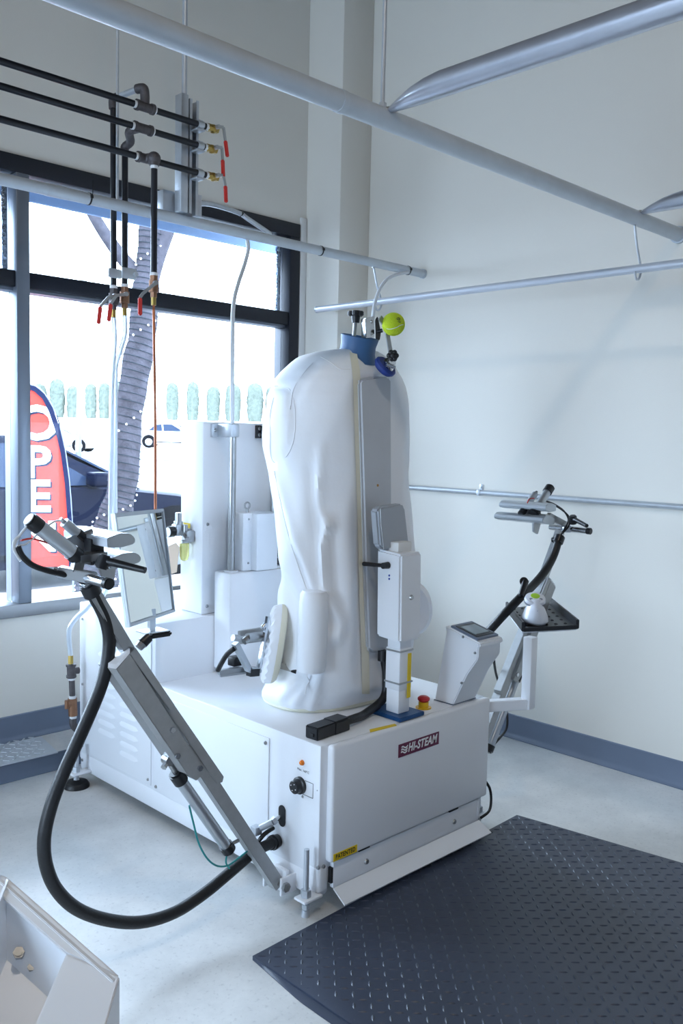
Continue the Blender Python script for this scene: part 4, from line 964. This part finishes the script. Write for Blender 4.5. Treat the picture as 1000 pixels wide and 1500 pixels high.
obj('drop_pipe', G().cyl(bk+V((0, 0, -.03)), (x+.002, YDp, zb), RP, seg=18), 'black_pipe', p1)
def lower_valve(t, x, y, z, he, h0, h1, body='bronze'):
    vb = obj('drop_valve', G().cyl((x, y, z), (x, y, z-.018), .0145, seg=6).cyl((x, y, z-.016), (x, y, z-.055), .0165, seg=16).cyl((x, y, z-.055), (x, y, z-.072), .012, seg=6).cyl((x, y, z-.034), (x-.012, y-.022, z-.028), .009), body, t)
    obj('thread_tape', G().cyl((x, y, z+.010), (x, y, z), .013), 'ptfe', t)
    obj('hose_barb', G().cyl((x, y, z-.070), (x, y, z-.098), .0085), 'brass', vb)
    valve_handle(vb, V((x-.012, y-.022, z-.028)), he, h0, h1)
lower_valve(p1, x+.002, YDp, zb-.012, PX(158, 436, Y=YDp-.03), PX(147, 449, Y=YDp-.05), PX(144, 475, Y=YDp-.05), 'iron_fitting')
p2, tx2, z2 = pipe_run('middle one of the three level black pipes above the window', (298, 215), (209, 189), 301, None, ((326, 234), (327, 260)))
x2 = PX(183, 215, Y=YDp).x; ze = z2-.012; zb2 = PX(181.5, 418, Y=YDp).z
obj('elbow', G().tube([(tx2-.01, YPp+.008, z2), (tx2-.02, YPp+.05, z2-.004), (x2+.006, YDp-.025, ze), (x2, YDp, ze-.014), (x2, YDp, ze-.034)], .0145, 14), 'iron_fitting', p2)
obj('drop_pipe', G().cyl((x2, YDp, ze-.03), (x2, YDp, zb2), RP, seg=18), 'black_pipe', p2); obj('thread_tape', G().cyl((x2, YDp, ze-.034), (x2, YDp, ze-.044), .0125), 'ptfe', p2)
lower_valve(p2, x2, YDp, zb2-.006, PX(170, 433, Y=YDp-.03), PX(162, 445, Y=YDp-.05), PX(159, 471, Y=YDp-.05))
p3, tx3, z3 = pipe_run('lowest of the three level black pipes, dropping in front of the grey pipe', (300, 256), (214, 232), 303, None, ((330, 272), (331, 297)))
x3 = PX(226, 235, Y=YPp-.03).x; zb3 = PX(224, 402, Y=YPp-.03).z
obj('elbow', G().sph((x3, YPp-.028, z3-.002), .0225, 3).cyl((x3, YPp-.03, z3), (x3, YPp-.03, z3-.026), .0165).cyl((x3-.012, YPp-.004, z3), (x3, YPp-.028, z3), .016), 'iron_fitting', p3)
obj('drop_pipe', G().cyl((x3, YPp-.03, z3-.02), (x3, YPp-.03, zb3), RP, seg=18), 'black_pipe', p3); obj('thread_tape', G().cyl((x3, YPp-.03, z3-.026), (x3, YPp-.03, z3-.036), .0125), 'ptfe', p3)
lower_valve(p3, x3, YPp-.03, zb3-.004, PX(209, 430, Y=YPp-.06), PX(205, 436, Y=YPp-.08), PX(205, 462, Y=YPp-.08))
# pipe clamp on the two rear drops
zc = PX(180, 401, Y=YDp).z
obj('pipe_clamp', G().box((x-.026, YDp-.018, zc-.022), (x+.024, YDp-.008, zc+.010), .004).box((x2-.020, YDp-.020, zc-.018), (x2+.036, YDp-.008, zc+.020), .004).cyl((x2+.028, YDp-.01, zc), (x2+.028, YDp-.03, zc), .009, seg=6), 'galv', p2)
# copper tube and clear hoses
obj('copper_tube', G().tube([(x3, YPp-.03, zb3-.10), PX(226, 520, Y=2.60), PX(227.5, 640, Y=2.58), PX(227.5, 750, Y=2.56)], .0048, 10), 'copper', None, label='thin copper tube dropping straight from the front valve to behind the mirror', cat='tube')
Hh = lambda x, y, Y=2.82: PX(x, y, Y=Y)
obj('clear_hose', G().tube([(x+.002, YDp, zb-.10), Hh(168, 500), Hh(164, 560), Hh(163, 650), Hh(162, 740), Hh(160, 800), Hh(148, 862, 2.84), Hh(128, 890, 2.86), Hh(112, 905, 2.88), Hh(101, 925, 2.9), Hh(103.5, 961, 2.9)], .0085, 12), 'clear_hose', None, label='clear hose curving from the leftmost valve down to the drain fittings', cat='hose', group='clear drop hoses')
obj('clear_hose', G().tube([(x2, YDp, zb2-.09), Hh(183, 488), Hh(176, 515, 2.83), Hh(169.5, 540, 2.845), Hh(169, 600, 2.845), Hh(168.5, 700, 2.845), Hh(168, 790, 2.85), Hh(161, 850, 2.875), Hh(147, 878, 2.90), Hh(130, 905, 2.97), Hh(120, 935, 2.975)], .0085, 12), 'clear_hose', None, label='clear hose with a kink hanging from the middle valve', cat='hose', group='clear drop hoses')
# strut channel and electrical box
xa, xb = PX(263, 250, Y=2.70).x, PX(288, 250, Y=2.70).x
zt_, zb_ = 2.455, ZB+.016
t = thing('strut_channel', 'galvanised strut channel standing on the grey pipe and clamping the black pipes', 'strut', ((xa+xb)/2, 2.72, zb_))
wdt = (xb-xa)
obj('back_plate', G().box((xa, 2.690, zb_), (xa+wdt*.40, 2.73, zt_), .001), 'galv', t)
obj('channel', G().box((xa+wdt*.48, 2.728, zb_), (xb, 2.732, zt_-.01)).box((xa+wdt*.48, 2.692, zb_), (xa+wdt*.52, 2.73, zt_-.01)).box((xb-.003, 2.692, zb_), (xb, 2.73, zt_-.01)).box((xa+wdt*.48, 2.690, zb_), (xa+wdt*.62, 2.693, zt_-.01)).box((xb-.010, 2.690, zb_), (xb, 2.693, zt_-.01)), 'galv', t)
obj('link_plate', G().box((xa+wdt*.3, 2.730, zb_), (xb, 2.736, zt_-.02)), 'galv', t)
xm = xa+wdt*.78
for zz in (z1, z2, z3):
    obj('pipe_strap', G().cyl((xm-.012, YPp, zz), (xm+.012, YPp, zz), RP+.003, seg=18).box((xm-.016, YPp-.006, zz-.020), (xm+.018, YPp+.036, zz-.013), .002).box((xm-.016, YPp-.004, zz+.011), (xm+.012, YPp+.036, zz+.016), .002), 'galv', t)
q0, q1 = PX(237, 277, Y=2.75), PX(261, 310, Y=2.75)
eb = obj('electrical_box', G().box((q0.x, 2.742, ZB+.02), (q1.x+.01, 2.80, q0.z), .004), 'galv', t, label='small grey electrical box')
obj('box_lug', G().box((xb-.002, 2.70, zb_), (xb+.024, 2.712, zb_+.075), .002), 'galv', t)
xr = PX(271, 70, Y=2.71).x
t = thing('hanger_rod', 'steel hanger tube rising from the strut channel out of view', 'rod', (xr, 2.71, zt_), 'vertical hanger rods'); obj('rod', G().cyl((xr, 2.712, zt_-.06), (xr, 2.712, CEIL), .0095, seg=14), 'galv', t)
xr = PX(172, 150, Y=2.728).x
t = thing('hanger_rod', 'thin threaded rod dropping to the grey pipe between the black pipe drops', 'rod', (xr, 2.728, ZB), 'vertical hanger rods'); obj('rod', G().cyl((xr, 2.728, ZB+.015), (xr, 2.728, CEIL), .0048, seg=10), 'galv', t)
Cc = lambda x, y, Y=3.20: PX(x, y, Y=Y)
t = thing('bent_conduit', 'bent metal conduit crossing behind the grey pipe at the window top', 'conduit', Cc(350, 310))
obj('conduit', G().tube([(xb+.01, 2.79, q0.z-.03), Cc(300, 298, 2.95), Cc(330, 305, 3.1), Cc(352, 313), Cc(362, 320), Cc(380, 332), Cc(396, 343)], .0105, 12), 'galv', t); obj('conduit_tie', G().cyl(Cc(352, 312), Cc(354, 314.5), .0125), 'black_plastic', t)
# white air lines
obj('air_hose', G().tube([PX(362, 352, Y=2.71), PX(363.5, 366, Y=2.69), PX(358, 388, Y=2.66), PX(349, 415, Y=2.60), PX(342, 445, Y=2.54), PX(340.5, 490, Y=2.47), PX(340, 560, Y=2.42), V((1.862, 2.408, 1.30))], .0075, 12), 'white_hose', None, label='white air hose dropping from the grey pipe to the guide rod', cat='hose')
obj('air_hose', G().tube([PX(598, 399, Y=2.70), PX(585, 401, Y=2.69), PX(570, 407, Y=2.68), PX(558, 420, Y=2.67), PX(550, 440, Y=2.65), PX(546, 465, Y=2.62), PX(545, 500, Y=2.58), PX(545, 560, Y=2.5)], .0075, 12), 'white_hose', None, label='white hose curving down behind the blue collar from the end of the grey pipe', cat='hose')

# ------------------------------------------------------------------ floor mat
mt = thing('floor_mat', 'dark grey rubber diamond tread mat on the floor before the machine', 'mat', (2.0, 1.1, 0))
MC = [V((1.330, 1.614, 0)), V((2.513, 1.656, 0)), V((2.70, .45, 0)), V((1.315, .42, 0))]
def mp(u, v, z=0):
    p = (MC[0]*(1-u)+MC[1]*u)*(1-v)+(MC[3]*(1-u)+MC[2]*u)*v; wv = .0035*max(0, math.sin(u*9+v*4))*min(1, v*8)*(1 if u > .02 else 0)
    return V((p.x, p.y, z+(wv if z > .006 else 0)))
TH = .011; g = G(); bm = g.bm; nu, nv = 48, 48
top = [[bm.verts.new(mp(i/nu, j/nv, TH)) for i in range(nu+1)] for j in range(nv+1)]
for j in range(nv):
    for i in range(nu): bm.faces.new((top[j][i], top[j][i+1], top[j+1][i+1], top[j+1][i]))
bnd = [top[0][i] for i in range(nu+1)]+[top[j][nu] for j in range(1, nv+1)]+[top[nv][i] for i in range(nu-1, -1, -1)]+[top[j][0] for j in range(nv-1, 0, -1)]
low = [bm.verts.new((v.co.x, v.co.y, 0)) for v in bnd]; n = len(bnd)
for k in range(n): bm.faces.new((bnd[k], bnd[(k+1) % n], low[(k+1) % n], low[k]))
bm.faces.new(low)
obj('mat_sheet', g, 'mat_rubber', mt, angle=50)
R = []
for k in range(41):
    v = k/40; p = mp(0, v); wd = .022*min(1, v*6)
    R.append([p+V((.004, 0, .0005)), p+V((.002, 0, .007)), p+V((-wd*.4, 0, .006)), p+V((-wd, 0, .0025)), p+V((-wd, 0, .0005))])
obj('folded_lip', G().loft(R), 'mat_rubber', mt)
g = G(); bm = g.bm; sp_ = .0285; nU, nV = int(1.25/sp_), int(1.16/sp_)
for i in range(nU+1):
    for j in range(nV+1):
        u, v = (i+.6)/(nU+1.2), (j+.6)/(nV+1.2); c = mp(u, v, TH)
        a = math.pi/4 if (i+j) % 2 else -math.pi/4
        d = V((math.cos(a), math.sin(a), 0)); s = V((-d.y, d.x, 0)); Lh, wh, h = .0125, .0036, .0020
        P = [c-d*Lh, c-d*Lh*.4-s*wh, c+d*Lh*.4-s*wh, c+d*Lh, c+d*Lh*.4+s*wh, c-d*Lh*.4+s*wh]
        vb_ = [bm.verts.new(p-V((0, 0, .0003))) for p in P]; t0, t1 = bm.verts.new(c-d*Lh*.5+V((0, 0, h))), bm.verts.new(c+d*Lh*.5+V((0, 0, h)))
        bm.faces.new((vb_[0], vb_[1], t0)); bm.faces.new((vb_[1], vb_[2], t1, t0)); bm.faces.new((vb_[2], vb_[3], t1)); bm.faces.new((vb_[3], vb_[4], t1)); bm.faces.new((vb_[4], vb_[5], t0, t1)); bm.faces.new((vb_[5], vb_[0], t0))
obj('tread_pattern', g, 'mat_rubber', mt, kind='stuff', angle=20)

# ------------------------------------------------------------------ white housing in the near left corner
A0 = PX(175, 1430, Z=.45); n_ = V((-.35, -.62, .70)).normalized(); 
def onpl(px, py, off=0):
    d = ray(px, py); tt = (A0+n_*off-CAM).dot(n_)/d.dot(n_); return CAM+d*tt
hs = thing('machine_housing', 'white sheet metal machine housing with a deep recess, cut off by the lower left corner', 'machine', (.5, 1.3, 0))
B0 = onpl(8, 1283); C0 = onpl(155, 1500); Iu = onpl(97, 1397); Ib = onpl(0, 1311); Ic = onpl(52, 1500)
dAC = (C0-A0).normalized(); dIC = (Ic-Iu).normalized(); dAB = (B0-A0).normalized(); dIB = (Ib-Iu).normalized()
C1 = A0+dAC*.42; I1 = Iu+dIC*.30; I2 = Iu+dIB*((B0-A0).length*.86); B1 = B0+dAC*.42
obj('rim', G().prism([A0, B0, I2, Iu], -n_*.006, .002), 'white_paint', hs); obj('rim', G().prism([A0, Iu, I1, C1], -n_*.006, .002), 'white_paint', hs)
obj('rim', G().prism([B0, B1, I2+dIC*.30, I2], -n_*.006, .002), 'white_paint', hs); obj('rim', G().prism([C1, I1, I2+dIC*.30, B1], -n_*.006, .002), 'white_paint', hs)
dz = lambda p, z: V((p.x, p.y, z))
obj('outer_wall', G().prism([A0+V((0, 0, -.003)), B0+V((0, 0, -.003)), dz(B0, 0), dz(A0, 0)], (-.012, 0, 0), .001), 'white_paint', hs)
obj('outer_wall', G().prism([A0+V((0, 0, -.003)), C1+V((0, 0, -.003)), dz(C1, 0), dz(A0, 0)], (0, .010, 0)), 'white_paint', hs)
obj('outer_wall', G().prism([B0+V((0, 0, -.003)), B1+V((0, 0, -.003)), dz(B1, 0), dz(B0, 0)], (0, -.010, 0)), 'white_paint', hs)
obj('outer_wall', G().prism([C1+V((0, 0, -.003)), B1+V((0, 0, -.003)), dz(B1, 0), dz(C1, 0)], (.010, 0, 0)), 'white_paint', hs)
dp_ = -n_*.11; I3 = I2+dIC*.30
for a, b in ((Iu, I2), (Iu, I1), (I1, I3), (I2, I3)):
    cen_ = (Iu+I1+I2+I3)/4; oo = ((a+b)/2-cen_).normalized()*.004
    obj('recess_wall', G().prism([a-n_*.004, b-n_*.004, b+dp_, a+dp_], oo), 'white_paint', hs)
obj('recess_floor', G().prism([Iu+dp_, I2+dp_, I3+dp_, I1+dp_], -n_*.004), 'white_paint', hs)
sA = Iu+dp_*.55+dIC*.02+dAB*.02; 
obj('inner_shelf', G().prism([Iu+dp_*.75+dIC*.03, I2+dp_*.75+dIC*.03, I3+dp_*.6, I1+dp_*.6], -n_*.006, .001), 'white_paint', hs)
q = onpl(28, 1398, -.06); obj('bolt', G().cyl(q, q+n_*.012, .009, seg=6).cyl(q+n_*.010, q+n_*.014, .006), 'steel', hs)
q = onpl(46, 1418, -.07); obj('bolt', G().cyl(q, q+n_*.008, .006, seg=6), 'steel', hs)

# ------------------------------------------------------------------ outside
GZ = -.2
obj('ground_parking', G().box((-120, 6.4, GZ-.2), (180, 190, GZ)), 'asphalt', kind='structure')
obj('ground_planter', G().box((-20, YW+.17, -.4), (30, 6.4, .08), 0), 'gravel', kind='structure')
aw = thing('awning', 'pale blue awning edge outside above the window', 'awning', (0, YW+.3, 2.25))
zl = PX(120, 312, Y=3.75).z
obj('valance', G().box((-4, 3.74, zl), (3.6, 3.76, zl+.10), .004), 'awning_blue', aw); obj('cover', G().prism([(-4, YW+.165, zl+.32), (-4, 3.76, zl+.09), (-4, 3.76, zl+.105), (-4, YW+.165, zl+.335)], (7.6, 0, 0)), 'awning_blue', aw)
# tree with a wound light string
TD = 6.6
tpts = [(138, 885, 30), (150, 830, 28), (165, 770, 25), (178, 715, 22), (186, 640, 20), (196, 560, 20), (208, 490, 21), (213, 430, 19), (219, 370, 18), (226, 310, 18), (236, 240, 16), (242, 150, 14)]
tree = thing('tree', 'leaning street tree outside the window wound with a string of lights', 'tree', PX(140, 880, D=TD))
path = [PX(x, y, D=TD) for x, y, r in tpts]; rad = [r/FPX*TD for x, y, r in tpts]; path[0].z = .05
def rad_at(t): 
    k = min(int(t*(len(rad)-1)), len(rad)-2); f = t*(len(rad)-1)-k; return (rad[k]*(1-f)+rad[k+1]*f)*(1+.06*math.sin(t*43)+.04*math.sin(t*91))
obj('trunk', G().tube(path, rad_at, 18, 8), 'tree_bark', tree)
b1 = [PX(x, y, D=TD) for x, y in ((216, 410), (188, 388), (160, 352), (134, 310), (116, 270), (100, 200))]
obj('branch', G().tube(b1, lambda t: .055-.02*t, 12, 6), 'tree_bark', tree)
b1 = [PX(x, y, D=TD) for x, y in ((214, 430), (228, 380), (246, 330), (258, 280), (264, 200))]
obj('branch', G().tube(b1, lambda t: .07-.02*t, 12, 6), 'tree_bark', tree)
sp2 = smooth_path(path, 8); hx = []; bl = G(); NT = 78; NP = NT*14
for k in range(NP+1):
    t_ = k/NP; f = t_*(len(sp2)-1); i = min(int(f), len(sp2)-2); c = sp2[i].lerp(sp2[i+1], f-i); tg = (sp2[i+1]-sp2[i]).normalized(); _, s, u = frame_of(tg)
    a = t_*NT*2*math.pi; rr = rad_at(t_)+.006; pnt = c+(s*math.cos(a)+u*math.sin(a))*rr; hx.append(pnt)
    if k % 13 == 2:
        bmm = bmesh.new(); bmesh.ops.create_icosphere(bmm, subdivisions=1, radius=.009)
        bl.add(bmm, Matrix.Translation(c+(s*math.cos(a)+u*math.sin(a))*(rr+.008)))
obj('light_string', G().tube(hx, .0024, 5, 1), 'wire_green', tree); obj('light_bulbs', bl, 'bulb', tree, kind='stuff')
# feather flag
FP = PX(75, 700, D=6.3); fn = V((.55, .83, 0)).normalized()
def onf(px, py, off=0):
    d = ray(px, py); return CAM+d*((FP-fn*off-CAM).dot(fn)/d.dot(fn))
fl = thing('feather_flag', 'red and navy OPEN feather flag standing outside the window', 'flag', V((onf(108, 830).x, onf(108, 830).y, .08)))
edge = [(40, 563), (52, 566), (65, 577), (77, 597), (87, 625), (95, 660), (101, 705), (105, 760), (107, 830)]
inn_ = [(40, 570), (50, 573), (62, 584), (72, 603), (81, 630), (89, 664), (95, 708), (99, 762), (101, 830)]
left = [(18, 830), (16, 760), (18, 680), (24, 610), (32, 572)]
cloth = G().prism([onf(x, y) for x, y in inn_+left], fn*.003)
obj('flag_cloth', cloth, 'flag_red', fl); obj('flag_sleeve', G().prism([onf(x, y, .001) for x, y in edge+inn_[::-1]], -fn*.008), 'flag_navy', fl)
obj('flag_pole', G().tube([onf(x, y, -.006) for x, y in [(108, 905), (107, 850)]+edge[::-1]], .007, 8, 2), 'frame_alu', fl)
ex = V((fn.y, -fn.x, 0))
if ex.dot(rt) < 0: ex = -ex
for ch, (cx, cy, hgt) in zip('OPEN', ((54, 622, 50), (55, 679, 46), (56, 729, 46), (57, 788, 44))):
    s_ = hgt/FPX*6.3/.72
    for nm, m_, dx, off in (('letter_shadow', 'flag_shadow', 2.5, .002), ('letter', 'flag_white', 0, .004)):
        obj(nm, text_bm(ch, s_, .0006, basis(ex, V((0, 0, 1)), -fn, onf(cx+dx, cy+dx, off)), bold=.009, sx=1.1), m_, fl, flat=True)
# cars
def car(name, label, org, ang, paint, parts=True):
    M_ = Matrix.Translation(V(org)) @ Matrix.Rotation(ang, 4, 'Z')
    t = thing(name, label, 'car', org, 'parked cars')
    def O(nm, g, m, par=t): 
        g.bm.transform(M_); return obj(nm, g, m, par)
    HW = .90
    prof = [(0.02, .38), (-.02, .60), (.02, .92), (.35, 1.0), (1.4, .97), (2.9, .95), (3.7, .86), (4.25, .76), (4.5, .58), (4.52, .36), (4.3, .22), (.25, .22)]
    R = []
    for y, s, dz_ in ((-HW, .965, -.02), (-HW+.05, .99, 0), (-HW+.18, 1, .02), (HW-.18, 1, .02), (HW-.05, .99, 0), (HW, .965, -.02)):
        R.append([V((2.25+(x-2.25)*s, y, .22+(z-.22)*(1 if z < .5 else 1)+(dz_ if z > .7 else 0))) for x, z in prof])
    body = O('body', G().loft(R), paint)
    cab = [(.42, .93), (1.0, 1.36), (1.5, 1.44), (2.2, 1.43), (3.25, .92)]
    R = []
    for y, s, top_ in ((-.84, 1, .0), (-.66, .97, 1), (.66, .97, 1), (.84, 1, 0)):
        R.append([V((2 + (x-2)*s, y if z < 1.0 else y*.80 if abs(y) > .7 else y*.95, z if z < 1.0 else (z if top_ else z-.05))) for x, z in cab])
    O('cabin', G().loft(R), paint)
    if parts:
        for sg in (-1, 1):
            for q in ([(.78, .97), (1.14, 1.31), (1.52, 1.365), (1.58, .97)], [(1.66, .97), (1.60, 1.365), (2.12, 1.36), (2.78, .97)]):
                O('side_window', G().prism([V((x, sg*(.865-.17*(z-.95)/.45), z)) for x, z in q], (0, sg*.008, 0)), 'car_glass')
            O('door_mirror', G().box((2.62, sg*.86, .96), (2.78, sg*1.06, 1.10), .03, 3), paint)
            O('headlight', G().box((4.18, sg*.55, .62), (4.44, sg*.84, .74), .03), 'headlight')
        O('windscreen', G().prism([(3.18, -.72, .975), (2.32, -.58, 1.40), (2.32, .58, 1.40), (3.18, .72, .975)], (.02, 0, .012)), 'car_glass')
        O('sill_trim', G().box((1.0, -HW-.006, .30), (3.2, -HW+.02, .36)).box((1.0, HW-.02, .30), (3.2, HW+.006, .36)), 'tyre')
    for x in (.82, 3.62):
        for sg in (-1, 1):
            O('wheel_arch', G().cyl((x, sg*(HW-.10), .36), (x, sg*(HW+.012), .36), .385, seg=26), 'tyre')
            wl = O('wheel', G().cyl((x, sg*(HW-.15), .32), (x, sg*(HW+.02), .32), .32, seg=26, bev=.02), 'tyre')
            O('rim', G().cyl((x, sg*(HW+.015), .32), (x, sg*(HW+.028), .32), .215, .19, seg=20), 'rim', wl)
    return t
mw = PX(143, 705, D=8.6)
car('parked_car', 'dark blue car parked sideways right outside the window behind the flag', (mw.x-2.7, mw.y+.96, GZ), 0, 'car_dark')
c_ = PX(252, 655, D=52); car('parked_car', 'white car parked far across the lot, left of the tall cabinet', (c_.x-1.4, c_.y+1.6, c_.z-.05), -math.pi/4+.1, 'car_white')
c_ = PX(98, 660, D=50); car('parked_car', 'white car far across the lot, behind the flag edge', (c_.x-1.9, c_.y+1.9, c_.z-.05), -math.pi/4, 'car_white')
# raised bank, hedge shrubs, slim palm trunk
ba = PX(-200, 640, D=64); bb = PX(560, 655, D=64); dirb = (bb-ba).normalized(); nb = V((-dirb.y, dirb.x, 0))
zt2 = PX(300, 617, D=66).z
obj('retaining_wall', G().prism([V((p.x, p.y, GZ)) for p in (ba, bb, bb+nb*8, ba+nb*8)], (0, 0, zt2-GZ)), 'stucco', kind='structure')
shr = None
for k, (x, w_, h_) in enumerate(((58, 22, 50), (84, 22, 58), (107, 18, 48), (133, 17, 52), (153, 17, 54), (174, 20, 56), (252, 18, 56), (282, 18, 58), (312, 20, 52), (341, 23, 56), (373, 24, 58), (398, 20, 54))):
    c = PX(x, 616, D=67); c.z = zt2; sc = 67/FPX
    lab = 'clipped columnar shrub in the far row, number %d from the left window edge' % (k+1)
    if x > 220: lab = ['clipped columnar shrub right beside the copper tube', 'clipped shrub between the copper tube and the white air hose, left one', 'clipped shrub between the copper tube and the white air hose, right one', 'clipped shrub straight behind the white air hose', 'clipped shrub right of the white air hose', 'clipped shrub against the right window jamb'][k-6]
    else: lab = ['clipped shrub furthest left, over the flag tip', 'clipped shrub just right of the flag tip', 'clipped shrub left of the slim pole', 'clipped shrub right of the slim pole', 'clipped shrub left of the clear hoses', 'clipped shrub between the clear hoses and the leaning trunk'][k]
    g = G(); R = []
    for j in range(15):
        f = j/14; rr = .5*w_*sc*(.8+.2*math.sin(math.pi*f) if f < .85 else max(.12, .86*math.sqrt(max(0, 1-((f-.85)/.15)**2))))
        R.append([c+V((math.cos(a)*rr*(1+.12*random.uniform(-1, 1)), math.sin(a)*rr*(1+.12*random.uniform(-1, 1)), h_*sc*f)) for a in [2*math.pi*i/22 for i in range(22)]])
    obj('columnar_shrub', g.loft(R), 'shrub', None, lab, 'shrub', 'far hedge shrubs', angle=80)
c = PX(114, 680, D=38); obj('slim_pole', G().tube([V((c.x, c.y, GZ)), PX(116, 600, D=38), PX(119, 520, D=38), PX(124, 380, D=38)], .13, 10, 3), 'pole_grey', None, 'slim pale trunk standing in the lot between flag and leaning tree', 'tree')
